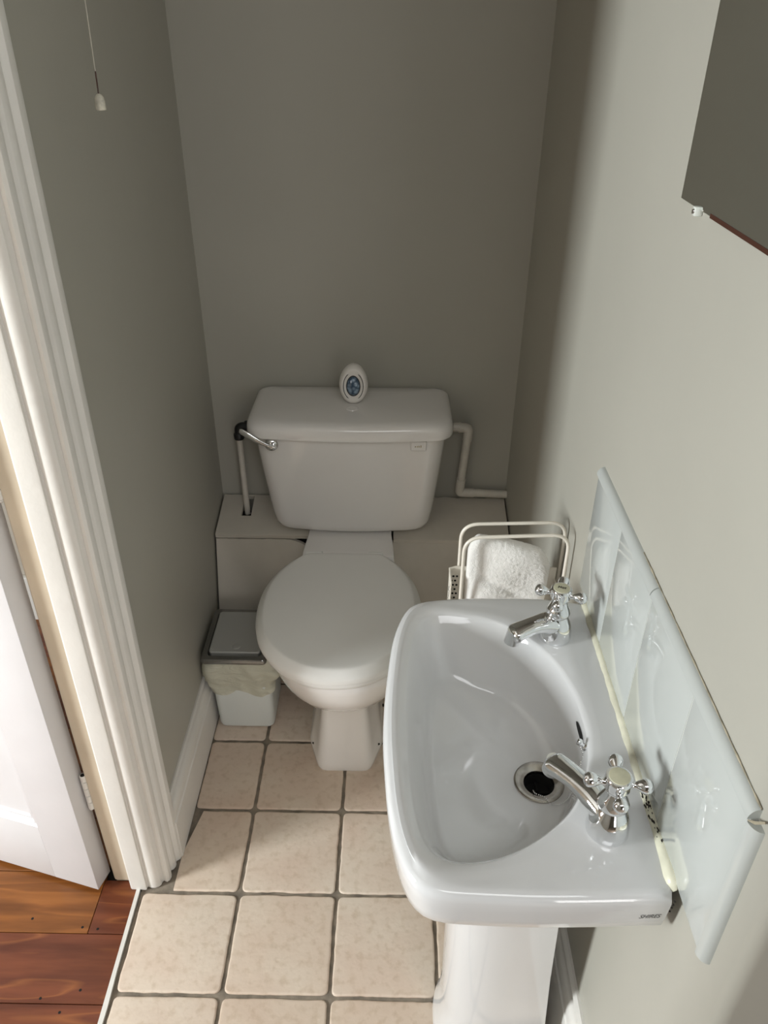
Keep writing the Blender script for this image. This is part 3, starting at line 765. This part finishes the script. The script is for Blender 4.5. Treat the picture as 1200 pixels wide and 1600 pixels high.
# liner folded over the rim, crumpled
bm = bmesh.new()
rings = []
n = 6 * 4
base = brect(1, 1, 0.25, 0, 0, 0, 14)
dense = []
for i in range(len(base)):
    a, b_ = base[i], base[(i + 1) % len(base)]
    m = max(1, int((b_ - a).length / 0.05))
    for k in range(m): dense.append(a.lerp(b_, k / m))
for j in range(15):
    v = j / 14
    ring = []
    for i, p in enumerate(dense):
        ang = math.atan2(p.y, p.x)
        # hem rises to the front right, drops at the front left
        low = 0.118 + 0.030 * (0.5 + 0.5 * math.cos(ang - 0.2)) + 0.012 * math.sin(ang * 3 + 1) + 0.006 * math.sin(ang * 7)
        z = 0.246 - (0.246 - low) * v
        bulge = 0.027 * math.sin(PI * min(1, v * 1.25)) ** 0.8 if v < 0.8 else 0.0035 + 0.0
        side = 0.35 + 0.65 * abs(math.cos(ang)) ** 2
        bulge = 0.003 + bulge * side
        nz = noise.noise(Vector((p.x * 2.2, p.y * 2.2, z * 28 + p.x * 2))) * 0.007 + noise.noise(Vector((p.x * 5, p.y * 5, z * 40))) * 0.0015
        tap = 0.0755 + (0.0885 - 0.0755) * 0
        hx = 0.0722 + 0.004 * (z / 0.235) + bulge + nz; hy = 0.0765 + 0.0125 * (z / 0.235) + bulge * 0.5 + nz
        hx = min(hx, 0.101)
        X_, Y_ = -0.363 + p.x * hx, 1.498 + p.y * hy
        X_ = max(X_, XL + 0.0025)
        if z < 0.178: X_ = max(X_, -0.4425)
        ring.append(Vector((X_, Y_, z)))
    rings.append(ring)
loft(bm, rings, False, False)
finish('bin_liner', bm, LINER, bn, True, 50, label='crumpled translucent bin bag')

# ------------------------------------------------------------------ wire rack with towel
rack = empty('towel_rack', (0.21, 1.13, 0), 'cream wire rack standing behind the basin against the right wall', 'rack')
def arch(y, x0, x1, zt0, zt1, r_=0.0032, lean_=0.0):
    bm = bmesh.new()
    pts = fillet_path([(x0, y + 0.02 * 0, 0.004), (x0, y, zt0), (x1, y, zt1), (x1, y, 0.004)], 0.032, 10)
    tube(bm, pts, r_, 12)
    finish('wire_arch', bm, WIRE, rack, True, 50)
arch(1.103, 0.1275, 0.3045, 0.822, 0.831)
arch(1.155, 0.1265, 0.3095, 0.815, 0.822)
for z in (0.16, 0.40):
    bm = bmesh.new(); tube(bm, fillet_path([(0.1265, 1.155, z), (0.1275, 1.103, z), (0.3045, 1.103, z), (0.309, 1.155, z)], 0.006), 0.0026, 8)
    finish('cross_wire', bm, WIRE, rack)
# perforated pocket between the hoops
bm = bmesh.new()
x0, x1, y0, y1, z0, z1 = 0.1085, 0.302, 1.108, 1.150, 0.45, 0.725
box(bm, x0, x0 + 0.0025, y0, y1, z0, z1, 0.0008); box(bm, x0, x1, y1 - 0.0025, y1, z0, z1 , 0.0008); box(bm, x0, x1, y0, y1, z0, z0 + 0.003, 0.0008)
box(bm, x0, x1, y0, y0 + 0.0025, z0, 0.60, 0.0008); box(bm, x1 - 0.0025, x1, y0, y1, z0, z1 - .02, 0.0008)
tube(bm, [(x0 + .001, y0, 0.715), (x0 + .001, y1 - .004, z1), (x0 + .012, y1, z1 + .001), (x1, y1, z1 + .001)], 0.0022, 8)
tube(bm, [(x0 + .001, y0, 0.715), (x0 + .001, y0, 0.60), (x1, y0, 0.60)], 0.0018, 8)
pk = finish('pocket', bm, WIRE, rack, True, 40)
bm = bmesh.new()
for i in range(2):
    for j in range(26):
        for (px_, py_) in ((0.114 + i * 0.0065, None), (None, 1.1155 + i * 0.012 + (j % 2) * 0.006)):
            z = 0.462 + j * 0.0098
            if px_: lathe(bm, [(0.0022, 0), (0.0022, 0.0006)], (px_ + 0.003 * (j % 2), y1 - 0.0024, z), (0, -1, 0), 8)
            elif py_ < y1 - 0.006 and z < 0.70: lathe(bm, [(0.0020, 0), (0.0020, 0.0006)], (x0 + 0.0001, py_, z), (-1, 0, 0), 8)
finish('perforation', bm, DARK, pk)
# folded towel held by the hoops
tw = bmesh.new()
nx_, nz_ = 60, 90
def towel_pt(u, v, side):
    # u 0..1 across, v 0..1 up ; outline: rounded rectangle sloping down to the right
    top = 0.812 - 0.035 * u ** 1.6 - 0.030 * max(0, (u - 0.82) / 0.18) ** 2 - 0.030 * max(0, (0.13 - u) / 0.13) ** 2
    zb = 0.62
    z = zb + (top - zb) * v
    xl = 0.137; xr = 0.285 - 0.004 * (1 - v)
    x = xl + (xr - xl) * u
    edge = (1 - (2 * u - 1) ** 6) ** 0.5 * (1 - v ** 14) ** 0.5 if v < 1 else 0
    fold = 0.006 * math.sin(v * 6 + u * 3) + 0.004 * math.sin(u * 9 - v * 4)
    crease = -0.006 * math.exp(-((v - 0.28 - 0.35 * (1 - u)) / 0.05) ** 2) * sstep(0.0, 0.25, u) * (1 - sstep(0.5, 0.8, u))
    y = 1.129 + side * (0.017 + (fold + crease if side < 0 else 0) * 0.6) * edge
    fz = noise.noise(Vector((x * 170, z * 170, side))) * 0.0009 + noise.noise(Vector((x * 420, z * 420, side * 3))) * 0.0011
    return Vector((x + (fz * 0.6 if 0 < u < 1 else 0), y + side * fz * edge, z + fz * 0.4))
grid = {}
for side in (-1, 1):
    for i in range(nx_ + 1):
        for j in range(nz_ + 1):
            if side == 1 and (i in (0, nx_) or j in (nz_,)): grid[(side, i, j)] = grid[(-1, i, j)]
            else: grid[(side, i, j)] = tw.verts.new(towel_pt(i / nx_, j / nz_, side))
for side in (-1, 1):
    for i in range(nx_):
        for j in range(nz_):
            q = [grid[(side, i, j)], grid[(side, i + 1, j)], grid[(side, i + 1, j + 1)], grid[(side, i, j + 1)]]
            try: tw.faces.new(q if side < 0 else q[::-1])
            except ValueError: pass
tag(finish('towel', tw, TERRY, None, True, 80), 'folded white terry towel tucked upright in the cream wire rack', 'towel')

# ------------------------------------------------------------------ washbasin
wbn = empty('washbasin', (0.16, 0.735, 0.79), 'white ceramic washbasin with D-shaped bowl fixed to the right wall', 'washbasin')
WC = (0.2135, 0.729)
inner = [(0.082, 0.9435), (0.060, 0.937), (0.044, 0.915), (0.034, 0.860), (0.028, 0.800), (0.026, 0.734), (0.028, 0.665), (0.032, 0.609), (0.040, 0.560), (0.053, 0.534), (0.078, 0.524),
         (0.111, 0.526), (0.149, 0.540), (0.190, 0.568), (0.224, 0.604), (0.248, 0.655), (0.2575, 0.700), (0.2590, 0.735), (0.2545, 0.785), (0.2360, 0.845), (0.195, 0.902), (0.145, 0.932)]
outer = [(0.3055, 0.978), (0.247, 0.9885), (0.19, 0.990), (0.12, 0.9875), (0.070, 0.981), (0.045, 0.973), (0.028, 0.957), (0.014, 0.920), (0.005, 0.875), (-0.001, 0.81), (-0.0045, 0.751), (-0.005, 0.696), (-0.002, 0.64),
         (0.0025, 0.590), (0.011, 0.545), (0.022, 0.513), (0.036, 0.494), (0.055, 0.485), (0.09, 0.4815), (0.165, 0.4795), (0.24, 0.4815), (0.3055, 0.485)]
NB = 160
RI = radial(catmull(inner, 6), WC, NB); RI = smooth_closed(RI, 2)
op = []
def catmull_open(pts, sub=6):
    P = [Vector(p) for p in pts]; P = [2 * P[0] - P[1]] + P + [2 * P[-1] - P[-2]]; out = []
    for i in range(1, len(P) - 2):
        p0, p1, p2, p3 = P[i - 1], P[i], P[i + 1], P[i + 2]
        for k in range(sub):
            t = k / sub; out.append(0.5 * ((2 * p1) + (-p0 + p2) * t + (2 * p0 - 5 * p1 + 4 * p2 - p3) * t * t + (-p0 + 3 * p1 - 3 * p2 + p3) * t ** 3))
    return out + [P[-2]]
oc = catmull_open(outer)
# outer polygon is closed along the wall by a straight side
oc = oc + [Vector((0.3080, 0.485)), Vector((0.3080, 0.978))]
RO = radial([Vector((min(p.x, 0.3080), p.y)) for p in oc], WC, NB)
RW = 0.0335
def bowl_s(i, t):
    f = frontness(i); st0 = 0.56 + 0.20 * f; sl = 0.34 + 0.14 * f
    return sl * t ** 1.15 + (1 - sl) * (sstep(st0, 1.05, t) / sstep(st0, 1.05, 1.0))
def bring(rad_f, z_f):
    out = []
    for i in range(NB):
        th = 2 * PI * i / NB; r_ = rad_f(i)
        out.append(Vector((WC[0] + r_ * math.cos(th), WC[1] + r_ * math.sin(th), z_f(i, r_))))
    return out
def frontness(i):   # 1 toward the room (left) and its corners, 0 on the tap deck
    th = 2 * PI * i / NB; return sstep(-0.35, -0.75, math.cos(th)) if True else 0
rings = []
ZR = 0.788; ZW = 0.664
prof_t = [0.0, 0.08, 0.18, 0.30, 0.42, 0.54, 0.62, 0.68, 0.74, 0.78, 0.82, 0.86, 0.90, 0.93, 0.96, 0.98, 1.0]
for t in prof_t:
    def zf(i, r_, t=t):
        return ZW + (ZR - 0.006 - ZW) * bowl_s(i, t)
    rings.append(bring(lambda i, t=t: RW + (RI[i] - RW) * t, zf))
band = lambda k: (lambda i: RI[i] + (RO[i] - RI[i]) * k)
def lipz(k):
    return lambda i, r_: ZR + 0.0035 * math.sin(PI * min(1, max(0, k)))*frontness(i)
rings.append(bring(lambda i: RI[i] + min(0.003, (RO[i] - RI[i]) * .1), lambda i, r_: ZR - 0.0025))
rings.append(bring(lambda i: RI[i] + min(0.008, (RO[i] - RI[i]) * .25), lambda i, r_: ZR - 0.0004))
for k in (0.35, 0.5, 0.65): rings.append(bring(lambda i, k=k: RI[i] + (RO[i] - RI[i]) * k, lipz(k)))
wall_side = [abs(WC[0] + RO[i] * math.cos(2 * PI * i / NB) - 0.3080) < 0.0008 for i in range(NB)]
def off(d): return lambda i: RO[i] - (0 if wall_side[i] else d)
for (o_, z_) in ((0.013, 0.0008), (0.0075, -0.0004), (0.0035, -0.0028), (0.001, -0.0070), (0.0, -0.0130), (0.0008, -0.026), (0.0022, -0.044), (0.0040, -0.057), (0.0070, -0.0625), (0.011, -0.0650), (0.018, -0.0660)):
    rings.append(bring(off(o_), lambda i, r_, z_=z_: ZR + z_))
rings.append(bring(lambda i: min(RI[i] + 0.012, RO[i] - 0.02) if not wall_side[i] else RI[i], lambda i, r_: ZR - 0.073))
rings.append(bring(lambda i: RW + (RI[i] - RW) * 0.90 + 0.010, lambda i, r_: ZR - 0.098))
rings.append(bring(lambda i: RW + (RI[i] - RW) * 0.70 + 0.012, lambda i, r_: ZR - 0.130))
rings.append(bring(lambda i: RW + (RI[i] - RW) * 0.35 + 0.012, lambda i, r_: ZR - 0.155))
rings.append(bring(lambda i: RW + 0.008, lambda i, r_: ZR - 0.164))
bm = bmesh.new(); loft(bm, rings, False, True)
from mathutils.bvhtree import BVHTree
bmesh.ops.recalc_face_normals(bm, faces=bm.faces[:]); BASIN_TREE = BVHTree.FromBMesh(bm)
finish('basin_body', bm, BASINC, wbn, True, 50)
# waste with dark hole
bm = bmesh.new()
lathe(bm, [(0.0355, ZW + 0.0008), (0.0350, ZW + 0.0022), (0.0325, ZW + 0.0030), (0.0235, ZW - 0.0010), (0.0215, ZW - 0.0016), (0.0205, ZW - 0.004), (0.0200, ZW - 0.030)], (WC[0], WC[1], 0), n=48, cap0=False, cap1=False)
wst = finish('waste', bm, STEEL, wbn, True, 50, label='worn metal waste outlet')
bm = bmesh.new()
lathe(bm, [(0.0203, ZW - 0.006), (0.0198, ZW - 0.026), (0.006, ZW - 0.028), (0.0001, ZW - 0.028)], (WC[0], WC[1], 0), n=32, cap0=False)
box(bm, WC[0] - 0.0185, WC[0] + 0.0185, WC[1] - 0.0015, WC[1] + 0.0015, ZW - 0.026, ZW - 0.021); box(bm, WC[0] - 0.0015, WC[0] + 0.0015, WC[1] - 0.0185, WC[1] + 0.0185, ZW - 0.026, ZW - 0.021)
finish('drain_hole', bm, DARK, wst)
# overflow slot in the rear wall of the bowl with chain stay
def bowl_pt(thdeg, t):
    f = (thdeg % 360) / 360 * NB; i = int(f) % NB; a = f - int(f)
    ri = RI[i] * (1 - a) + RI[(i + 1) % NB] * a
    r_ = RW + (ri - RW) * t; th = math.radians(thdeg)
    s = bowl_s(i, t)
    return Vector((WC[0] + r_ * math.cos(th), WC[1] + r_ * math.sin(th), ZW + (ZR - 0.006 - ZW) * s))
bm = bmesh.new()
rr = []
for k in range(17):
    u_ = k / 16; th = -22 + 50 * u_
    c = bowl_pt(th, 0.90); c2 = bowl_pt(th, 0.88); d_ = (c - c2).normalized(); nrm = Vector((-math.cos(math.radians(th)), -math.sin(math.radians(th)), 0.6)).normalized()
    w_ = 0.0052 * math.sqrt(max(0.0, 1 - (2 * u_ - 1) ** 2)) + 0.0001
    rr.append([c + d_ * w_ * math.cos(a) + nrm * (0.0014 + 0.0003 * math.sin(a)) for a in [2 * PI * q / 8 for q in range(8)]])
loft(bm, rr)
finish('overflow_slot', bm, DARK, wbn)
bm = bmesh.new()
st = bowl_pt(-36, 0.97) + Vector((-0.003, 0, 0.0))
lathe(bm, [(0.0055, 0), (0.005, 0.003), (0.003, 0.005), (0.003, 0.008), (0.0045, 0.010), (0.0046, 0.013), (0.003, 0.0155), (0.0005, 0.016)], st + Vector((0.003, 0, -0.004)), (-0.7, 0.1, 0.6), 16)
finish('chain_stay', bm, CHROME, wbn, label='chrome chain stay')
# beaded plug chain running from the stay down into the waste
bm = bmesh.new()
ctl = [st + Vector((-0.003, 0, -0.004))] + [bowl_pt(-38 - 42 * q, 0.93 - 0.88 * q) + Vector((-0.0006, 0.0006, 0.0022)) for q in (0.05, 0.2, 0.35, 0.5, 0.65, 0.8, 0.92)] + [Vector((WC[0] + 0.004, WC[1] - 0.0285, ZW + 0.0045)), Vector((WC[0] - 0.008, WC[1] - 0.021, ZW + 0.003)), Vector((WC[0] - 0.009, WC[1] - 0.009, ZW - 0.006)), Vector((WC[0] - 0.005, WC[1] + 0.004, ZW - 0.022))]
pts = []
for k in range(len(ctl) - 1):
    p0 = ctl[max(0, k - 1)]; p1 = ctl[k]; p2 = ctl[k + 1]; p3 = ctl[min(len(ctl) - 1, k + 2)]
    for j in range(12):
        t = j / 12; pts.append(0.5 * ((2 * p1) + (-p0 + p2) * t + (2 * p0 - 5 * p1 + 4 * p2 - p3) * t * t + (-p0 + 3 * p1 - 3 * p2 + p3) * t ** 3))
acc = 0; last = pts[0]
for p in pts:
    if (p - last).length >= 0.0024 or p is pts[0]:
        t = bmesh.new(); bmesh.ops.create_icosphere(t, subdivisions=1, radius=0.0011); merge(bm, t, 0, Matrix.Translation(p)); last = p
finish('plug_chain', bm, CHROME, wbn, True, 60, label='beaded chrome chain')
let = text_part('lettering', 'SHIRES', 0.0080, Matrix.Translation((0.2845, 0.40, 0.7525)) @ Matrix.Rotation(PI / 2, 4, 'X') @ Matrix.Diagonal((0.95, 1.35, 1, 1)), INK, wbn, shear=0.35, extrude=0.0, label='black maker lettering')
for v in let.data.vertices:      # lay the print on the china
    p = v.co + Vector((0.16, 0.735, 0.79)); hit = BASIN_TREE.ray_cast(p, Vector((0, 1, 0)))
    if hit[0] is not None: v.co.y = hit[0].y - 0.0003 - 0.735

# pedestal
pd = bmesh.new()
def pring(z, xf, hw, xb, yc=0.735, n=26):
    out = []
    for k in range(n):
        a = PI / 2 + PI * k / (n - 1)
        c, s = math.cos(a), math.sin(a)
        out.append(Vector((xf + (xb - xf) * 0.62 + (xb - xf) * 0.62 * -abs(c) ** (2 / 2.6), yc + hw * math.copysign(abs(s) ** (2 / 2.6), s), z)))
    out.append(Vector((xb, yc - hw * 0.98, z))); out.append(Vector((xb - 0.008, yc - hw * 0.9, z))); out.append(Vector((xb - 0.008, yc + hw * 0.9, z))); out.append(Vector((xb, yc + hw * 0.98, z)))
    return out
loft(pd, [pring(z, xf, hw, xb) for z, xf, hw, xb in ((0, 0.092, 0.098, 0.284), (0.02, 0.094, 0.098, 0.284), (0.05, 0.101, 0.093, 0.279), (0.12, 0.104, 0.088, 0.270), (0.3, 0.101, 0.087, 0.260), (0.45, 0.098, 0.088, 0.254), (0.56, 0.094, 0.092, 0.252), (0.622, 0.092, 0.094, 0.252))])
tag(finish('pedestal', pd, BASINC, None, True, 40), 'white ceramic pedestal under the washbasin beside the right skirting', 'pedestal')

# ------------------------------------------------------------------ taps
def make_tap(name, label, bx, by, spout_dir, rot, capmark, L):
    z0 = 0.788
    t = empty(name, (bx, by, z0), label, 'tap', 'pillar taps on the basin')
    bm = bmesh.new()
    lathe(bm, [(0.0240, 0), (0.0245, 0.003), (0.0240, 0.010), (0.0225, 0.020), (0.0195, 0.030), (0.0155, 0.038), (0.0132, 0.042), (0.0132, 0.046)], (bx, by, z0), n=40)
    sd = Vector(spout_dir).normalized()
    B = Vector((bx, by, z0))
    rings = []
    side = Vector((-sd.y, sd.x, 0))
    K = 22
    for k in range(K + 1):
        u_ = k / K
        # gentle arch: level out of the body, then down at the tip
        r_ = 0.004 + L * u_
        z = 0.026 + 0.006 * math.sin(PI * min(1, u_ * 1.15)) - 0.004 * u_
        w_ = 0.0188 - 0.0040 * sstep(0, 0.5, u_) + 0.0018 * sstep(0.55, 0.95, u_); h_ = 0.0150 - 0.0050 * sstep(0, 0.5, u_) + 0.0015 * sstep(0.6, 0.9, u_)
        if u_ > 0.88:
            q = (u_ - 0.88) / 0.12; q = min(q, 0.985); sh = math.sqrt(1 - q * q); w_ *= sh; h_ *= sh
        c = B + sd * r_ + Vector((0, 0, z))
        rings.append([c + side * w_ * math.copysign(abs(math.cos(a)) ** 0.85, math.cos(a)) + Vector((0, 0, 1)) * h_ * math.copysign(abs(math.sin(a)) ** 0.85, math.sin(a)) for a in [2 * PI * q / 20 for q in range(20)]])
    loft(bm, rings)
    tip = B + sd * (0.004 + L * 0.885) + Vector((0, 0, 0.028))
    lathe(bm, [(0.0108, 0), (0.0112, 0.010), (0.0115, 0.021), (0.0100, 0.0225), (0.0085, 0.0225), (0.0080, 0.012)], tip, Vector((0, 0, -1)) + sd * 0.18, 24)
    finish('tap_body', bm, CHROME, t, True, 45)
    bm = bmesh.new()    # bell-shaped bonnet
    lathe(bm, [(0.0145, 0.040), (0.0172, 0.044), (0.0176, 0.048), (0.0150, 0.055), (0.0122, 0.062), (0.0112, 0.067), (0.0120, 0.068), (0.0120, 0.0695), (0.0098, 0.0705), (0.0098, 0.073)], (bx, by, z0), n=36)
    finish('bonnet', bm, CHROME, t, True, 40)
    bm = bmesh.new()    # cross handle
    lathe(bm, [(0.0118, 0.072), (0.0142, 0.0735), (0.0142, 0.082), (0.0150, 0.084), (0.0150, 0.0875), (0.0140, 0.089), (0.0122, 0.0892)], (bx, by, z0), n=36)
    for q in range(4):
        a = rot + q * PI / 2; dr = Vector((math.cos(a), math.sin(a), 0.0))
        lathe(bm, [(0.0048, 0.011), (0.0040, 0.0155), (0.0038, 0.0185), (0.0055, 0.0215), (0.0076, 0.0255), (0.0085, 0.0295), (0.0080, 0.0330), (0.0058, 0.0358), (0.0025, 0.0372), (0.0002, 0.0374)], (bx, by, z0 + 0.0785), dr, 20)
    h = finish('cross_handle', bm, CHROME, t, True, 45)
    bm = bmesh.new()
    lathe(bm, [(0.0118, 0.0885), (0.0116, 0.0898), (0.008, 0.0903), (0.0002, 0.0905)], (bx, by, z0), n=36)
    finish('cap_insert', bm, CAPM, h, True, 45, label='cream enamel cap')
    if capmark:
        text_part('cap_lettering', capmark, 0.0075, Matrix.Translation((bx, by, z0 + 0.0906)) @ Matrix.Rotation(-0.25, 4, 'Z'), INK, h, shear=0.2)
    return t
make_tap('tap', 'near chrome cross-head tap with blank cream cap, its spout over the waste', 0.2515, 0.567, (-0.55, 0.80, 0), -0.14, None, 0.094)
make_tap('tap', 'far chrome cross-head tap with lettered cap, in front of the towel rack', 0.2475, 0.896, (-0.93, -0.33, 0), -0.32, 'Hot', 0.072)

# ------------------------------------------------------------------ splashback
sb = empty('splashback', (XR, 0.72, 0.81), 'white glazed tile splashback strip with quadrant trim on wall behind the basin', 'splashback')
YA, YZ_ = 0.4275, 1.0185
bm = bmesh.new()
yc = [YA, 0.574, 0.7295, 0.876, YZ_]
for a, b_ in zip(yc[:-1], yc[1:]):
    box(bm, XR - 0.0075, XR, a + 0.0005, b_ - 0.0005, 0.7925, 0.9955, 0.0012, 2)
box(bm, XR - 0.0068, XR, YA, YZ_, 0.793, 0.995, mi=1)
finish('tile_panel', bm, [SPLASH, TGROUT], sb, True, 30)
def quad_trim(pts_axis, name):
    bm = bmesh.new()
    prof_ = [(0.0, 0.0)] + [(0.0105 * math.cos(a), 0.0125 * math.sin(a)) for a in [k * PI / 2 / 8 for k in range(9)]]
    (p0, p1, outdir) = pts_axis
    rings = []
    for p in (p0, p1):
        rings.append([Vector(p) + Vector((-a_, 0, 0)) + Vector(outdir) * b_ for a_, b_ in prof_])
    loft(bm, rings)
    finish(name, bm, SPLASH, sb, True, 50)
for a, b_ in ((YA, 0.7285), (0.7305, 1.0185)):
    quad_trim(((XR, a, 0.996), (XR, b_, 0.996), (0, 0, 1)), 'edge_trim')
quad_trim(((XR, 0.4265, 0.7925), (XR, 0.4265, 0.995), (0, -1, 0)), 'edge_trim')
GRIME = mat('grime_brown', (0.34, 0.30, 0.22), 0.8, var=0.3, vscale=60)
bm = bmesh.new(); pts = [(XR - 0.0010, YA + (0.80 - YA) * k / 40, 1.0085) for k in range(41)]
tube(bm, pts, [0.0003 + 0.0012 * max(0, 0.45 + noise.noise(Vector((k * 0.6, 0, 0)))) for k in range(41)], 6)
finish('grime_line', bm, GRIME, sb)
bm = bmesh.new(); tube(bm, [(XR - 0.0098, 0.4262, 0.9962), (XR - 0.0075, 0.4200, 1.0010), (XR - 0.002, 0.4160, 1.0065)], [0.0008, 0.0016, 0.0012], 6)
finish('grime_joint', bm, GRIME, sb)
# sealant bead between basin and tiles
bm = bmesh.new()
rings = []
for k in range(61):
    y = 0.4925 + (0.976 - 0.4925) * k / 60
    r_ = 0.0070 + 0.0014 * noise.noise(Vector((y * 45, 0, 0))) + (0.003 * math.exp(-((y - 0.515) / 0.02) ** 2))
    if k in (0, 60): r_ *= 0.5
    rings.append([Vector((XR - 0.0072 - r_ * math.cos(a), y, ZR - 0.001 + r_ * 1.15 * math.sin(a))) for a in [j * PI / 2 / 6 for j in range(7)]] + [Vector((XR - 0.0072, y, ZR + 0.001)), Vector((XR - 0.0072 - r_, y, ZR - 0.002))])
loft(bm, rings)
finish('sealant_bead', bm, SEAL, sb, True, 60, label='yellowed sealant bead')
bm = bmesh.new()
random.seed(3)
for k in range(46):
    y = random.gauss(0.590, 0.018) if k < 36 else random.uniform(0.52, 0.56)
    t = bmesh.new(); bmesh.ops.create_icosphere(t, subdivisions=1, radius=random.uniform(0.0006, 0.0018))
    x = XR - 0.0072 - random.uniform(0.000, 0.007); fr_ = (XR - 0.0072 - x) / 0.0074
    z = ZR - 0.001 + 0.0086 * math.sqrt(max(0, 1 - min(1, fr_) ** 2)) + (random.uniform(0, 0.004) if fr_ < .15 else 0)
    merge(bm, t, 0, Matrix.Translation((x, y, z)) @ Matrix.Diagonal((0.6, 1.6, 0.5, 1)))
for (y, z) in ((0.486, 0.775), (0.487, 0.768), (0.4855, 0.782), (0.488, 0.760)):
    t = bmesh.new(); bmesh.ops.create_icosphere(t, subdivisions=1, radius=0.0012); merge(bm, t, 0, Matrix.Translation((0.3055, y - 0.001, z)))
finish('mould_spots', bm, MOULD, sb, True, 60, label='black mould specks', kind='stuff')

# ------------------------------------------------------------------ mirror
mr = empty('mirror', (XR, 0.6, 1.40), 'frameless dark-reflecting wall mirror held by a clear clip above the basin', 'mirror')
YM0, YM1, ZM0, ZM1 = 0.46, 0.909, 1.4025, 1.96
bm = bmesh.new(); box(bm, XR - 0.0045, XR - 0.0005, YM0, YM1, ZM0, ZM1, 0.0008, 1)
finish('mirror_glass', bm, MIRROR, mr, False)
bm = bmesh.new(); box(bm, XR - 0.0048, XR - 0.0004, YM0 + 0.0, 0.815, ZM0 - 0.0008, ZM0 + 0.0035); finish('stained_edge', bm, MEDGE, mr, False, label='brown stained lower edge')
for y in (0.852, 0.52):
    bm = bmesh.new()
    box(bm, XR - 0.0085, XR, y - 0.0045, y + 0.0045, ZM0 - 0.0065, ZM0 + 0.003, 0.0015, 2)
    lathe(bm, [(0.0028, 0), (0.0024, 0.0012), (0.0003, 0.0016)], (XR - 0.0085, y - 0.0005, ZM0 - 0.002), (-1, 0, 0), 12, 1)
    finish('clip', bm, [CLEAR, CHROME], mr, True, 30)

# ------------------------------------------------------------------ light pull cord
pc = empty('light_pull', (-0.403, 1.2, 1.455), 'thin light pull cord with small pale toggle hanging near the left wall', 'light pull')
bm = bmesh.new(); tube(bm, [(-0.4035, 1.2, 1.474), (-0.4015, 1.2, 1.56), (-0.3985, 1.2, 1.70), (-0.398, 1.2, CE)], 0.0008, 6); finish('cord', bm, CORD, pc)
bm = bmesh.new(); tube(bm, [(-0.4035, 1.2, 1.475), (-0.4027, 1.2, 1.502)], 0.0011, 6); finish('knot', bm, MEDGE, pc)
bm = bmesh.new(); lathe(bm, [(0.0068, 0), (0.0072, 0.001), (0.0070, 0.011), (0.0062, 0.015), (0.0040, 0.0185), (0.0010, 0.020)], (-0.4035, 1.2, 1.4555), n=20); finish('toggle', bm, BRONZE, pc)
